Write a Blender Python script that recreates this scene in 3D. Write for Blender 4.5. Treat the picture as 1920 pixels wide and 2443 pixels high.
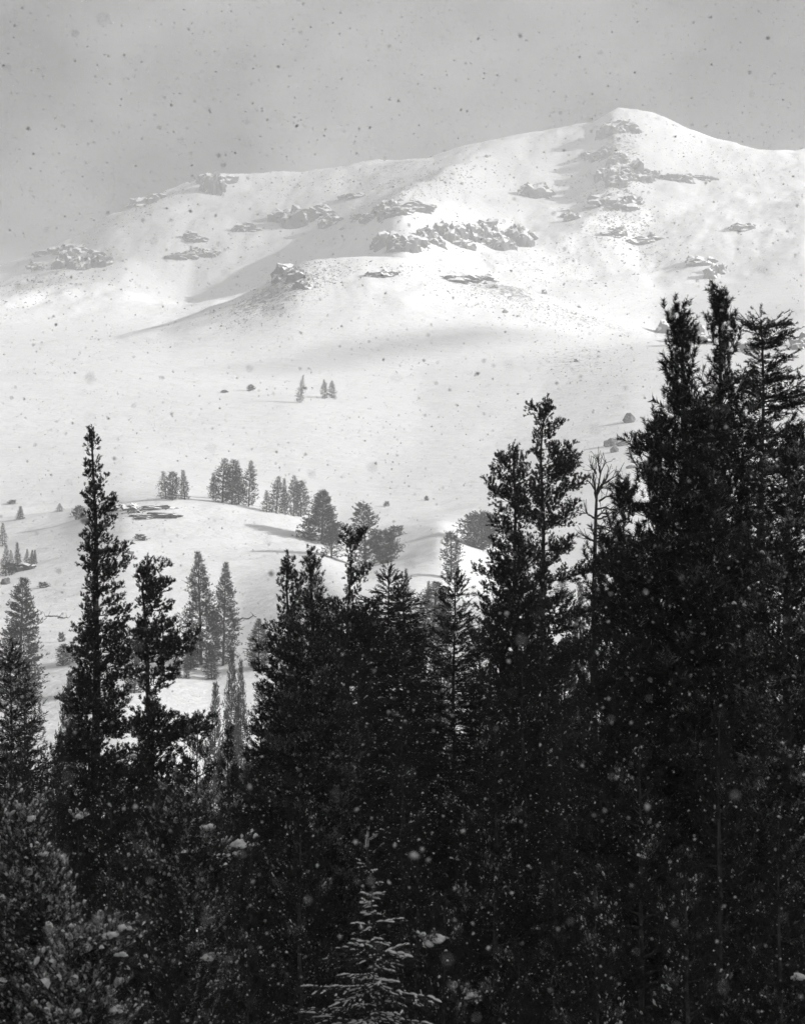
import bpy, bmesh, math
import numpy as np

# ------------------------------------------------------------------ camera, world, sun, exposure
for o in list(bpy.data.objects): bpy.data.objects.remove(o)
S = bpy.context.scene
COL = S.collection
F = 5000.0                 # focal length in photograph pixels (1920 wide)
HORIZON = 1900.0           # photograph row of the horizon
PITCH = math.atan((HORIZON - 1221.5) / F)
CP, SP = math.cos(PITCH), math.sin(PITCH)
cam_data = bpy.data.cameras.new('camera')
cam = bpy.data.objects.new('camera', cam_data); COL.objects.link(cam)
cam.location = (0, 0, 0); cam.rotation_euler = (math.radians(90) + PITCH, 0, 0)
cam_data.sensor_fit = 'HORIZONTAL'; cam_data.sensor_width = 36.0; cam_data.lens = 36.0 * F / 1920.0
cam_data.clip_start = 0.5; cam_data.clip_end = 20000
cam_data.dof.use_dof = True; cam_data.dof.focus_distance = 130.0; cam_data.dof.aperture_fstop = 5.6
S.camera = cam

SUN_ELEV, SUN_AZ = math.radians(21), math.radians(108)     # azimuth clockwise from the view direction (+Y)
world = bpy.data.worlds.new('World'); S.world = world; world.use_nodes = True
nt = world.node_tree; nt.nodes.clear()
w_out = nt.nodes.new('ShaderNodeOutputWorld'); w_bg = nt.nodes.new('ShaderNodeBackground')
sky = nt.nodes.new('ShaderNodeTexSky'); sky.sky_type = 'NISHITA'; sky.sun_disc = False
sky.sun_elevation = SUN_ELEV; sky.sun_rotation = SUN_AZ
bw = nt.nodes.new('ShaderNodeRGBToBW')
tc = nt.nodes.new('ShaderNodeTexCoord')
no = nt.nodes.new('ShaderNodeTexNoise'); no.inputs['Scale'].default_value = 4.5; no.inputs['Detail'].default_value = 5; no.inputs['Roughness'].default_value = .5
mp = nt.nodes.new('ShaderNodeMapping'); mp.inputs['Location'].default_value = (6.9, 2.2, 0.8); mp.inputs['Scale'].default_value = (1, 1, 1.3)
rmp = nt.nodes.new('ShaderNodeMapRange'); rmp.inputs['From Min'].default_value = .41; rmp.inputs['From Max'].default_value = .59
rmp.inputs['To Min'].default_value = .0; rmp.inputs['To Max'].default_value = 2.0
mul = nt.nodes.new('ShaderNodeMath'); mul.operation = 'MULTIPLY'
L = nt.links.new
L(tc.outputs['Generated'], mp.inputs['Vector']); L(mp.outputs[0], no.inputs['Vector'])
L(no.outputs['Fac'], rmp.inputs['Value']); L(sky.outputs[0], bw.inputs[0])
L(bw.outputs[0], mul.inputs[0]); L(rmp.outputs[0], mul.inputs[1])
L(mul.outputs[0], w_bg.inputs['Color']); w_bg.inputs['Strength'].default_value = 0.05
L(w_bg.outputs[0], w_out.inputs['Surface'])

sd = bpy.data.lights.new('sun', 'SUN'); sd.energy = 5.0; sd.angle = math.radians(0.55); sd.color = (1, 0.998, 0.995)
sun = bpy.data.objects.new('sun', sd); COL.objects.link(sun)
sun.location = (300, 80, 200)
sun.rotation_euler = (math.radians(90) - SUN_ELEV, 0, math.pi - SUN_AZ)
HAZE = 0.00041
S.view_settings.view_transform = 'Standard'; S.view_settings.look = 'None'
S.view_settings.exposure = 1.04; S.view_settings.gamma = 1.0; S.view_settings.use_curve_mapping = False
S.cycles.use_denoising = True
S.cycles.volume_bounces = 1
S.cycles.max_bounces = 8; S.cycles.diffuse_bounces = 3

# ------------------------------------------------------------------ projection and noise helpers
def ray(px, py):
    """direction through a photograph pixel, scaled to one metre along +Y: (x, z)"""
    u = (np.asarray(px, float) - 960) / F; v = (1221.5 - np.asarray(py, float)) / F
    d = CP - v * SP
    return u / d, (SP + v * CP) / d
def at(px, py, Y):
    s, t = ray(px, py); return np.array([float(s) * Y, Y, float(t) * Y])
def _h(ix, iy, seed):
    v = np.sin(ix * 127.1 + iy * 311.7 + seed * 74.7) * 43758.5453
    return v - np.floor(v)
def vnoise(x, y, seed=0):
    x = np.asarray(x, float); y = np.asarray(y, float)
    ix, iy = np.floor(x), np.floor(y); fx, fy = x - ix, y - iy
    fx = fx * fx * (3 - 2 * fx); fy = fy * fy * (3 - 2 * fy)
    a, b, c, d = _h(ix, iy, seed), _h(ix + 1, iy, seed), _h(ix, iy + 1, seed), _h(ix + 1, iy + 1, seed)
    return (a * (1 - fx) + b * fx) * (1 - fy) + (c * (1 - fx) + d * fx) * fy - .5
def fbm(x, y, seed=0, octs=4, rough=.5):
    r, a, f = 0, 1.0, 1.0
    for k in range(octs):
        r = r + a * vnoise(x * f, y * f, seed + 13 * k); a *= rough; f *= 2.03
    return r
def nrm(v): return v / np.maximum(np.linalg.norm(v, axis=-1, keepdims=True), 1e-9)

# ------------------------------------------------------------------ materials (all neutral: the photograph is black and white)
def mat(name, c1, c2, scale=1.0, rough=.8, detail=4, lo=.35, hi=.65, spec=.2, bump=0, bscale=None):
    m = bpy.data.materials.new(name); m.use_nodes = True
    n = m.node_tree; b = n.nodes['Principled BSDF']
    t = n.nodes.new('ShaderNodeTexCoord'); x = n.nodes.new('ShaderNodeTexNoise')
    x.inputs['Scale'].default_value = scale; x.inputs['Detail'].default_value = detail
    r = n.nodes.new('ShaderNodeValToRGB')
    r.color_ramp.elements[0].position = lo; r.color_ramp.elements[0].color = (c1, c1, c1, 1)
    r.color_ramp.elements[1].position = hi; r.color_ramp.elements[1].color = (c2, c2, c2, 1)
    n.links.new(t.outputs['Object'], x.inputs['Vector']); n.links.new(x.outputs['Fac'], r.inputs['Fac'])
    n.links.new(r.outputs['Color'], b.inputs['Base Color'])
    b.inputs['Roughness'].default_value = rough; b.inputs['Specular IOR Level'].default_value = spec
    if bump:
        y = n.nodes.new('ShaderNodeTexNoise'); y.inputs['Scale'].default_value = bscale or scale; y.inputs['Detail'].default_value = 5
        bp = n.nodes.new('ShaderNodeBump'); bp.inputs['Strength'].default_value = bump; bp.inputs['Distance'].default_value = .3
        n.links.new(t.outputs['Object'], y.inputs['Vector']); n.links.new(y.outputs['Fac'], bp.inputs['Height'])
        n.links.new(bp.outputs['Normal'], b.inputs['Normal'])
    return m
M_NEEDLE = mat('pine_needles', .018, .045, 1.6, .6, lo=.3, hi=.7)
M_FROST = mat('dark_needles', .014, .045, 3.0, .65, lo=.35, hi=.7)
M_RIME = mat('rimed_needles', .05, .46, 2.6, .75, lo=.42, hi=.70)
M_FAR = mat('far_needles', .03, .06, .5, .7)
M_BARK = mat('bark', .035, .10, 6, .9, bump=.4)
M_SNOWCAP = mat('clumped_snow', .78, .88, 5, .7, bump=.2, bscale=9)
M_FLAKE = mat('snowflake', .7, .8, 3, .8)
M_BOULDER = mat('boulder_stone', .09, .2, .35, .9, bump=.6, bscale=1.2)
M_SCREE = mat('scree_stone', .10, .24, .2, .9)

def snow_material(name, rocky):
    m = bpy.data.materials.new(name); m.use_nodes = True
    n = m.node_tree; b = n.nodes['Principled BSDF']; k = n.links.new
    t = n.nodes.new('ShaderNodeTexCoord')
    base = n.nodes.new('ShaderNodeTexNoise'); base.inputs['Scale'].default_value = .02; base.inputs['Detail'].default_value = 6
    r = n.nodes.new('ShaderNodeValToRGB'); r.color_ramp.elements[0].color = (.80, .80, .80, 1); r.color_ramp.elements[1].color = (.88, .88, .88, 1)
    k(t.outputs['Object'], base.inputs['Vector']); k(base.outputs['Fac'], r.inputs['Fac'])
    # wind-scoured stones showing through, where the vertex layer 'scour' says the snow is thin
    at_ = n.nodes.new('ShaderNodeAttribute'); at_.attribute_name = 'scour'
    sp = n.nodes.new('ShaderNodeTexNoise'); sp.inputs['Scale'].default_value = .30; sp.inputs['Detail'].default_value = 5; sp.inputs['Roughness'].default_value = .75
    k(t.outputs['Object'], sp.inputs['Vector'])
    ad = n.nodes.new('ShaderNodeMath'); ad.operation = 'MULTIPLY_ADD'; ad.inputs[1].default_value = .30; 
    k(at_.outputs['Fac'], ad.inputs[0]); k(sp.outputs['Fac'], ad.inputs[2])
    r2 = n.nodes.new('ShaderNodeValToRGB'); r2.color_ramp.elements[0].position = .66; r2.color_ramp.elements[1].position = .78
    k(ad.outputs[0], r2.inputs['Fac'])
    mx = n.nodes.new('ShaderNodeMix'); mx.data_type = 'RGBA'
    mx.inputs['B'].default_value = (.17, .17, .17, 1)
    k(r2.outputs['Color'], mx.inputs['Factor']); k(r.outputs['Color'], mx.inputs['A'])
    k(mx.outputs['Result'], b.inputs['Base Color'])
    b.inputs['Roughness'].default_value = .75; b.inputs['Specular IOR Level'].default_value = .15
    mpn = n.nodes.new('ShaderNodeMapping'); mpn.inputs['Scale'].default_value = (.05, .09, .05); mpn.inputs['Rotation'].default_value = (0, 0, .5)
    rip = n.nodes.new('ShaderNodeTexNoise'); rip.inputs['Scale'].default_value = 1.0; rip.inputs['Detail'].default_value = 7; rip.inputs['Roughness'].default_value = .66
    k(t.outputs['Object'], mpn.inputs['Vector']); k(mpn.outputs[0], rip.inputs['Vector'])
    bp = n.nodes.new('ShaderNodeBump'); bp.inputs['Strength'].default_value = .7; bp.inputs['Distance'].default_value = 2.4
    k(rip.outputs['Fac'], bp.inputs['Height']); k(bp.outputs['Normal'], b.inputs['Normal'])
    return m
M_SNOW = snow_material('wind_packed_snow', True)

def rock_material():
    m = bpy.data.materials.new('snow_dusted_rock'); m.use_nodes = True
    n = m.node_tree; b = n.nodes['Principled BSDF']; k = n.links.new
    t = n.nodes.new('ShaderNodeTexCoord'); g = n.nodes.new('ShaderNodeNewGeometry')
    x = n.nodes.new('ShaderNodeTexNoise'); x.inputs['Scale'].default_value = .12; x.inputs['Detail'].default_value = 6
    r = n.nodes.new('ShaderNodeValToRGB'); r.color_ramp.elements[0].position = .35; r.color_ramp.elements[0].color = (.03, .03, .03, 1)
    r.color_ramp.elements[1].position = .7; r.color_ramp.elements[1].color = (.10, .10, .10, 1)
    k(t.outputs['Object'], x.inputs['Vector']); k(x.outputs['Fac'], r.inputs['Fac'])
    sx = n.nodes.new('ShaderNodeSeparateXYZ'); k(g.outputs['Normal'], sx.inputs[0])
    y = n.nodes.new('ShaderNodeTexNoise'); y.inputs['Scale'].default_value = .35; y.inputs['Detail'].default_value = 5; k(t.outputs['Object'], y.inputs['Vector'])
    ad = n.nodes.new('ShaderNodeMath'); ad.operation = 'MULTIPLY_ADD'; ad.inputs[1].default_value = .9
    k(y.outputs['Fac'], ad.inputs[0]); k(sx.outputs['Z'], ad.inputs[2])
    r2 = n.nodes.new('ShaderNodeValToRGB'); r2.color_ramp.elements[0].position = .82; r2.color_ramp.elements[1].position = .95
    k(ad.outputs[0], r2.inputs['Fac'])
    mx = n.nodes.new('ShaderNodeMix'); mx.data_type = 'RGBA'; mx.inputs['B'].default_value = (.82, .82, .82, 1)
    k(r2.outputs['Color'], mx.inputs['Factor']); k(r.outputs['Color'], mx.inputs['A']); k(mx.outputs['Result'], b.inputs['Base Color'])
    b.inputs['Roughness'].default_value = .9
    return m
M_ROCK = rock_material()

# ------------------------------------------------------------------ mesh helpers
def make_mesh(name, verts, faces, mats, midx=None, smooth=False):
    """faces: list of integer arrays (n,3) or (n,4)"""
    me = bpy.data.meshes.new(name)
    verts = np.asarray(verts, np.float32)
    faces = [np.asarray(f, np.int32) for f in faces if len(f)]
    me.vertices.add(len(verts)); me.vertices.foreach_set('co', verts.ravel())
    tot = np.concatenate([np.full(len(f), f.shape[1], np.int32) for f in faces])
    loops = np.concatenate([f.ravel() for f in faces])
    me.loops.add(len(loops)); me.loops.foreach_set('vertex_index', loops)
    me.polygons.add(len(tot))
    st = np.zeros(len(tot), np.int32); st[1:] = np.cumsum(tot)[:-1]
    me.polygons.foreach_set('loop_start', st)
    if midx is not None: me.polygons.foreach_set('material_index', np.asarray(midx, np.int32))
    me.polygons.foreach_set('use_smooth', np.full(len(tot), smooth))
    for m in (mats if isinstance(mats, (list, tuple)) else [mats]): me.materials.append(m)
    me.update(calc_edges=True)
    return me
def link(name, me, parent=None, loc=None):
    o = bpy.data.objects.new(name, me); COL.objects.link(o)
    if parent is not None: o.parent = parent
    if loc is not None: o.location = loc
    return o
def tag(o, label, cat, group=None):
    o['label'] = label; o['category'] = cat
    if group: o['group'] = group
    return o
def empty(name, loc, label, cat, group=None):
    o = bpy.data.objects.new(name, None); COL.objects.link(o); o.location = loc; o.empty_display_size = .3
    return tag(o, label, cat, group)

def tubes(P, R, sides):
    """P (B,N,3) polylines, R (B,N) radii -> verts, quads"""
    B, N, _ = P.shape
    d = nrm(P[:, -1] - P[:, 0])
    ref = np.where(np.abs(d[:, 2:3]) > .8, np.array([[1., 0, 0]]), np.array([[0, 0, 1.]]))
    a = nrm(np.cross(d, ref)); b = np.cross(d, a)
    th = np.linspace(0, 2 * math.pi, sides, endpoint=False)
    ring = a[:, None, None] * np.cos(th)[None, None, :, None] + b[:, None, None] * np.sin(th)[None, None, :, None]
    V = P[:, :, None] + ring * R[:, :, None, None]
    idx = np.arange(B * N * sides).reshape(B, N, sides)
    q = np.stack([idx[:, :-1], np.roll(idx[:, :-1], -1, 2), np.roll(idx[:, 1:], -1, 2), idx[:, 1:]], -1).reshape(-1, 4)
    return V.reshape(-1, 3), q
def blades(pos, axis, length, blen, K, width, rng, flat=1.0, a0=.45, a1=1.2):
    """bottlebrush shoots: K thin needle bundles round each axis; returns (N*K*3,3)"""
    N = len(pos)
    rv = rng.normal(size=(N, K, 3)); ax = axis[:, None]
    pr = rv - (rv * ax).sum(-1, keepdims=True) * ax
    pr[..., 2] *= flat; pr = nrm(pr)
    al = rng.uniform(a0, a1, (N, K, 1))
    d = ax * np.cos(al) + pr * np.sin(al)
    base = pos[:, None] + ax * (length[:, None, None] * rng.random((N, K, 1)))
    ln = blen[:, None, None] * rng.uniform(.7, 1.15, (N, K, 1))
    w = nrm(np.cross(d, rng.normal(size=(N, K, 3)))) * width * rng.uniform(.7, 1.3, (N, K, 1)) * (blen[:, None, None] / blen.mean())
    blades.up = ((d[..., 2] > .12) & (rng.random((N, K)) < .75)).reshape(-1)
    return np.stack([base - w, base + w, base + d * ln], 2).reshape(-1, 3)
def caps(pos, axis, ln, wd, ht, rng, n=6):
    """small lumpy domes of snow lying along an axis"""
    N = len(pos)
    a = axis.copy(); a[:, 2] *= .6; a = nrm(a)
    side = nrm(np.cross(a, np.array([[0, 0, 1.]])) + 1e-4)
    th = np.linspace(0, 2 * math.pi, n, endpoint=False)[None, :]
    out = []
    for rr, hh in ((1.0, -.25), (.72, .55)):
        j = rng.uniform(.75, 1.2, (N, n))
        p = pos[:, None] + a[:, None] * (np.cos(th) * j * rr * ln[:, None])[..., None] + side[:, None] * (np.sin(th) * j * rr * wd[:, None])[..., None]
        p[..., 2] += hh * ht[:, None] * rng.uniform(.8, 1.2, (N, n))
        out.append(p)
    top = pos[:, None].copy(); top[..., 2] += ht[:, None]
    V = np.concatenate(out + [top], 1)                       # N, 2n+1
    i = np.arange(n); j = (i + 1) % n
    tri = np.concatenate([np.stack([i, j, n + j], 1), np.stack([i, n + j, n + i], 1), np.stack([n + i, n + j, np.full(n, 2 * n)], 1)])
    T = (tri[None] + (np.arange(N) * (2 * n + 1))[:, None, None]).reshape(-1, 3)
    return V.reshape(-1, 3), T

# ------------------------------------------------------------------ terrain
ROWS = [  # (distance, photograph columns -> rows); 'z' rows give the height in metres below the camera
    (8, 'z', -8), (30, 'z', -11), (60, 'z', -13), (100, 'z', -14), (150, 'z', -14.5), (200, 'z', -12), (250, 'z', -4),
    (300, [(0, 1780), (300, 1740), (500, 1770), (700, 1780), (1000, 1700), (1300, 1640), (1920, 1640)]),
    (350, [(0, 1640), (300, 1590), (500, 1600), (700, 1560), (1000, 1480), (1300, 1450), (1920, 1430)]),
    (450, [(0, 1480), (300, 1478), (560, 1480), (800, 1400), (1000, 1395), (1200, 1430), (1500, 1400), (1920, 1380)]),
    (550, [(0, 1375), (130, 1350), (300, 1310), (600, 1325), (760, 1320), (860, 1350), (960, 1325), (1050, 1295), (1200, 1360), (1500, 1330), (1920, 1300)]),
    (640, [(0, 1270), (150, 1245), (300, 1190), (400, 1182), (540, 1194), (640, 1215), (720, 1240), (800, 1275), (880, 1285), (950, 1270), (1050, 1250), (1200, 1290), (1500, 1250), (1920, 1230)]),
    (720, [(0, 1228), (150, 1216), (300, 1192), (400, 1186), (540, 1199), (640, 1216), (720, 1232), (800, 1246), (950, 1240), (1200, 1225), (1500, 1170), (1920, 1150)]),
    (850, [(0, 1130), (300, 1110), (600, 1125), (900, 1130), (1200, 1110), (1500, 1055), (1920, 1010)]),
    (1000, [(0, 985), (300, 985), (700, 975), (1000, 985), (1300, 965), (1500, 925), (1920, 885)]),
    (1150, [(0, 885), (300, 877), (700, 885), (1000, 885), (1300, 860), (1600, 835), (1920, 800)]),
    (1280, [(0, 828), (270, 820), (400, 812), (550, 785), (700, 745), (850, 728), (960, 728), (1150, 750), (1330, 780), (1450, 803), (1600, 815), (1920, 770)]),
    (1400, [(0, 818), (270, 806), (400, 771), (550, 716), (640, 674), (690, 640), (740, 624), (850, 611), (960, 612), (1060, 636), (1150, 665), (1250, 689), (1330, 716), (1450, 760), (1570, 797), (1700, 790), (1920, 740)]),
    (1560, [(0, 800), (270, 792), (400, 785), (550, 765), (720, 740), (850, 715), (960, 700), (1150, 705), (1330, 725), (1450, 745), (1570, 760), (1700, 735), (1920, 700)]),
    (1720, [(0, 730), (270, 725), (450, 738), (560, 722), (700, 690), (850, 640), (960, 590), (1060, 612), (1150, 640), (1330, 670), (1570, 670), (1750, 650), (1920, 610)]),
    (1900, [(0, 688), (150, 655), (300, 655), (450, 722), (560, 692), (700, 628), (850, 548), (950, 480), (1000, 486), (1060, 510), (1150, 545), (1250, 565), (1400, 560), (1570, 560), (1750, 530), (1920, 500)]),
    (1995, [(0, 675), (150, 640), (300, 592), (450, 588), (560, 582), (700, 566), (850, 518), (960, 458), (1060, 468), (1150, 496), (1250, 512), (1400, 505), (1570, 490), (1750, 480), (1920, 465)]),
 (2100, [(0, 655), (130, 605), (280, 540), (400, 515), (550, 516), (700, 500), (850, 468), (1000, 425), (1090, 415), (1150, 440), (1250, 454), (1330, 456), (1450, 425), (1600, 430), (1750, 425), (1920, 425)]),
    (2300, [(0, 642), (100, 602), (200, 560), (260, 525), (370, 472), (450, 440), (520, 424), (600, 420), (800, 400), (1000, 380), (1150, 350), (1250, 325), (1400, 292), (1490, 274), (1560, 282), (1640, 308), (1700, 330), (1800, 357), (1920, 368)]),
    (2450, [(0, 690), (260, 570), (520, 470), (1000, 430), (1490, 330), (1700, 380), (1920, 420)]),
    (2800, [(0, 900), (960, 800), (1490, 700), (1920, 800)]),
]
PXG = np.concatenate([np.linspace(-900, -200, 40)[:-1], np.linspace(-200, 2120, 440)[:-1], np.linspace(2120, 2820, 40)])
SG = ray(PXG, 1000)[0]
YG = np.concatenate([np.linspace(8, 240, 26)[:-1], np.linspace(240, 760, 110)[:-1], np.linspace(760, 2480, 220)[:-1], np.linspace(2480, 2800, 10)])
def smooth1(a, n, axis):
    k = np.hanning(n + 2)[1:-1]; k /= k.sum(); p = n // 2
    b = np.pad(a, [(p, p) if i == axis else (0, 0) for i in range(a.ndim)], mode='edge')
    return np.apply_along_axis(lambda r: np.convolve(r, k, 'valid'), axis, b)
def row_t(r):
    if r[1] == 'z': return np.full(len(SG), r[2] / r[0])
    p = np.array(r[1], float); s, t = ray(p[:, 0], p[:, 1])
    return np.interp(SG, s, t)
RY = np.array([r[0] for r in ROWS], float)
RT = np.array([row_t(r) for r in ROWS])
RT = smooth1(RT, 13, 1)
RZ = RT * RY[:, None]
# cubic Hermite through the rows, monotone-limited, along the distance
h = np.diff(RY)[:, None]; dl = np.diff(RZ, axis=0) / h
mm = np.zeros_like(RZ); mm[0], mm[-1] = dl[0], dl[-1]
hm = np.where(dl[:-1] * dl[1:] > 0, 2 * dl[:-1] * dl[1:] / np.where(np.abs(dl[:-1] + dl[1:]) < 1e-9, 1, dl[:-1] + dl[1:]), 0)
mm[1:-1] = .5 * hm + .5 * np.clip(.5 * (dl[:-1] + dl[1:]), -1.5, 1.5) * (np.abs(hm) > 0)
k = np.clip(np.searchsorted(RY, YG) - 1, 0, len(RY) - 2); hh = h[k]; u = ((YG - RY[k]) / hh[:, 0])[:, None]
ZG = (2*u**3 - 3*u**2 + 1) * RZ[k] + (u**3 - 2*u**2 + u) * hh * mm[k] + (-2*u**3 + 3*u**2) * RZ[k+1] + (u**3 - u**2) * hh * mm[k+1]
XG = SG[None, :] * YG[:, None]; YY = np.repeat(YG[:, None], len(SG), 1)
PX = np.repeat(PXG[None, :], len(YG), 0)
def band(a, b, w): return np.clip((YY - a) / w, 0, 1) * np.clip((b - YY) / w, 0, 1)
# spurs and ribs on the mountain, given as (column, distance, height, width left, width right)
def spur(pts):
    global ZG
    p = np.array(pts, float); n = 160
    tt = np.linspace(0, len(p) - 1, n); ii = np.arange(len(p))
    c = [np.interp(tt, ii, p[:, j]) for j in range(5)]
    sx = ray(c[0], 600)[0] * c[1]
    best = np.zeros_like(ZG)
    for i in range(n):
        dx = XG - sx[i] + 10 * fbm(YY / 35, XG / 60, 5, 2); dy = YY - c[1][i]
        w = np.where(dx < 0, c[3][i], c[4][i])
        g = c[2][i] * np.clip(1 - np.sqrt((dx / w) ** 2 + (dy / 40) ** 2), 0, 1) ** 1.15
        best = np.maximum(best, g)
    ZG = ZG + best
spur([(1170, 2230, 6, 40, 100), (1080, 2080, 10, 40, 100), (960, 1900, 12, 40, 100), (900, 1830, 8, 40, 80)])
spur([(1480, 2290, 10, 25, 90), (1465, 2180, 15, 30, 110), (1470, 2080, 18, 32, 110), (1440, 1980, 10, 30, 90), (1380, 1880, 8, 40, 60)])
ZG = smooth1(ZG, 3, 0)
# relief: rolling drifts low down, rougher ground on the mountain
ZG += 2.4 * band(300, 1250, 60) * fbm(XG / 60, YY / 45, 1, 4) * np.clip(.3 + (YY < 760), 0, 1)
ZG += 1.6 * band(760, 1300, 80) * fbm(XG / 130, YY / 80, 7, 2)
mt = band(1600, 2500, 150)
ZG += mt * (6 * fbm(XG / 55, YY / 80, 2, 5, .55) + 7 * np.abs(fbm(XG / 95, YY / 160, 3, 3)))
dome = band(1240, 1450, 60)
ZG += dome * 2.0 * fbm(XG / 22, YY / 22, 4, 4)
# where the wind has scoured the snow thin
def blob(px, py0, Y, wpx, wy): return np.exp(-((PX - px) / wpx) ** 2 - ((YY - Y) / wy) ** 2)
scour = 1.0 * blob(640, 0, 1345, 150, 60) + .9 * blob(1180, 0, 1370, 190, 60) + .6 * blob(850, 0, 1385, 140, 30) + .55 * blob(1450, 0, 1350, 150, 70) + .55 * blob(1380, 0, 1150, 150, 70)
scour += .75 * blob(1420, 0, 1950, 110, 120) + .9 * blob(1490, 0, 2130, 60, 110) + .6 * blob(1250, 0, 1760, 160, 80) + .7 * blob(980, 0, 2200, 170, 80) + .5 * blob(80, 0, 1900, 110, 110)
scour += .5 * blob(330, 0, 2250, 160, 60) + .5 * blob(1080, 0, 2060, 60, 60)
scour = np.clip(scour, 0, 1) * (.75 + .8 * fbm(XG / 60, YY / 60, 9, 3))
def ground(s, Y):
    """terrain height at x/y ratio s and distance Y (arrays)"""
    s = np.atleast_1d(np.asarray(s, float)); Y = np.atleast_1d(np.asarray(Y, float))
    fs = np.clip(np.interp(s, SG, np.arange(len(SG))), 0, len(SG) - 1.001); fy = np.clip(np.interp(Y, YG, np.arange(len(YG))), 0, len(YG) - 1.001)
    i, j = fy.astype(int), fs.astype(int); a, b = fy - i, fs - j
    return (ZG[i, j] * (1-b) + ZG[i, j+1] * b) * (1-a) + (ZG[i+1, j] * (1-b) + ZG[i+1, j+1] * b) * a
def find(px, py, ymin=240.0):
    """the first ground point seen through each pixel"""
    s, t = ray(np.atleast_1d(px), np.atleast_1d(py))
    Ys = np.linspace(ymin, 2460, 900); res = np.full(len(s), np.nan)
    for Yv in Ys:
        hit = np.isnan(res) & (ground(s, np.full(len(s), Yv)) >= t * Yv)
        res[hit] = Yv
    res = np.where(np.isnan(res), 2300.0, res)
    return np.stack([s * res, res, ground(s, res)], 1)
nY, nS = ZG.shape
ix = np.arange(nY * nS).reshape(nY, nS)
quads = np.stack([ix[:-1, :-1], ix[:-1, 1:], ix[1:, 1:], ix[1:, :-1]], -1).reshape(-1, 4)
me = make_mesh('terrain', np.stack([XG, YY, ZG], -1).reshape(-1, 3), [quads], M_SNOW, smooth=True)
me.attributes.new('scour', 'FLOAT', 'POINT').data.foreach_set('value', scour.astype(np.float32).ravel())
terrain = link('mountain_terrain', me); terrain['kind'] = 'structure'
# the steep hillside added out of view on the sun's side to keep the near wood in shade
hx = np.linspace(42, 420, 60); hy = np.linspace(-330, 190, 80)
HX, HY = np.meshgrid(hx, hy)
prof = np.interp(HX, [42, 70, 190, 260, 420], [-16, -2, 96, 90, -20])
endf = np.clip((105 - HY) / 75, 0, 1); endf = endf * endf * (3 - 2 * endf)
HZ = -18 + (prof + 18) * endf * np.clip((HY + 330) / 80, 0, 1) + 5 * fbm(HX / 40, HY / 40, 21, 4)
ix = np.arange(HX.size).reshape(HX.shape)
q = np.stack([ix[:-1, :-1], ix[:-1, 1:], ix[1:, 1:], ix[1:, :-1]], -1).reshape(-1, 4)
hill = link('shade_hill', make_mesh('shade_hill', np.stack([HX, HY, HZ], -1).reshape(-1, 3), [q], M_SNOW, smooth=True)); hill['kind'] = 'structure'

# ------------------------------------------------------------------ haze: one closed box of even air
def box_mesh(name, lo, hi, m):
    v = np.array([[x, y, z] for x in (lo[0], hi[0]) for y in (lo[1], hi[1]) for z in (lo[2], hi[2])])
    f = np.array([[0, 1, 3, 2], [4, 6, 7, 5], [0, 4, 5, 1], [2, 3, 7, 6], [0, 2, 6, 4], [1, 5, 7, 3]])
    return make_mesh(name, v, [f], m)
mh = bpy.data.materials.new('snowy_air'); mh.use_nodes = True
n = mh.node_tree; n.nodes.remove(n.nodes['Principled BSDF'])
pv = n.nodes.new('ShaderNodeVolumePrincipled'); pv.inputs['Color'].default_value = (.80, .80, .80, 1); pv.inputs['Density'].default_value = HAZE; pv.inputs['Anisotropy'].default_value = 0.15
n.links.new(pv.outputs[0], n.nodes['Material Output'].inputs['Volume'])
zmin = min(ZG.min(), HZ.min()) - 1.0; zmax = ZG.max() + 30
haze = link('haze', box_mesh('haze', (-1900, -360, zmin), (1900, 2830, zmax), mh)); haze['kind'] = 'stuff'

# ------------------------------------------------------------------ rocks
ICO = {}
def ico(sub):
    if sub not in ICO:
        bm = bmesh.new(); bmesh.ops.create_icosphere(bm, subdivisions=sub, radius=1.0)
        ICO[sub] = (np.array([x.co[:] for x in bm.verts]), np.array([[q.index for q in p.verts] for p in bm.faces])); bm.free()
    return ICO[sub]
def lump(seed, sub, block):
    v, f = ico(sub)
    v = np.sign(v) * np.abs(v) ** block
    th = seed * 1.7; v = np.stack([v[:, 0] * math.cos(th) - v[:, 1] * math.sin(th), v[:, 0] * math.sin(th) + v[:, 1] * math.cos(th), v[:, 2]], 1)
    n1 = fbm(v[:, 0] * 1.6 + v[:, 1] * .9 + seed, v[:, 2] * 1.7 - v[:, 1] * 1.2, seed, 4, .6)
    n2 = np.floor(fbm(v[:, 0] * 2.6 + seed * 3, v[:, 1] * 2.6 + v[:, 2] * .9, seed + 5, 2) * 6) / 6
    n3 = fbm(v[:, 0] * 6 + seed, v[:, 2] * 6 + v[:, 1] * 4, seed + 9, 2)
    v = v * (1 + .45 * n1 + .30 * n2 + .26 * n3)[:, None]
    led = (.05 if block < .95 else 0) * np.sign(np.sin(v[:, 2] * 8 + 1.5 * n1 * 4 + seed))
    v[:, :2] *= (1 + led)[:, None]
    return v, f
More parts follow.
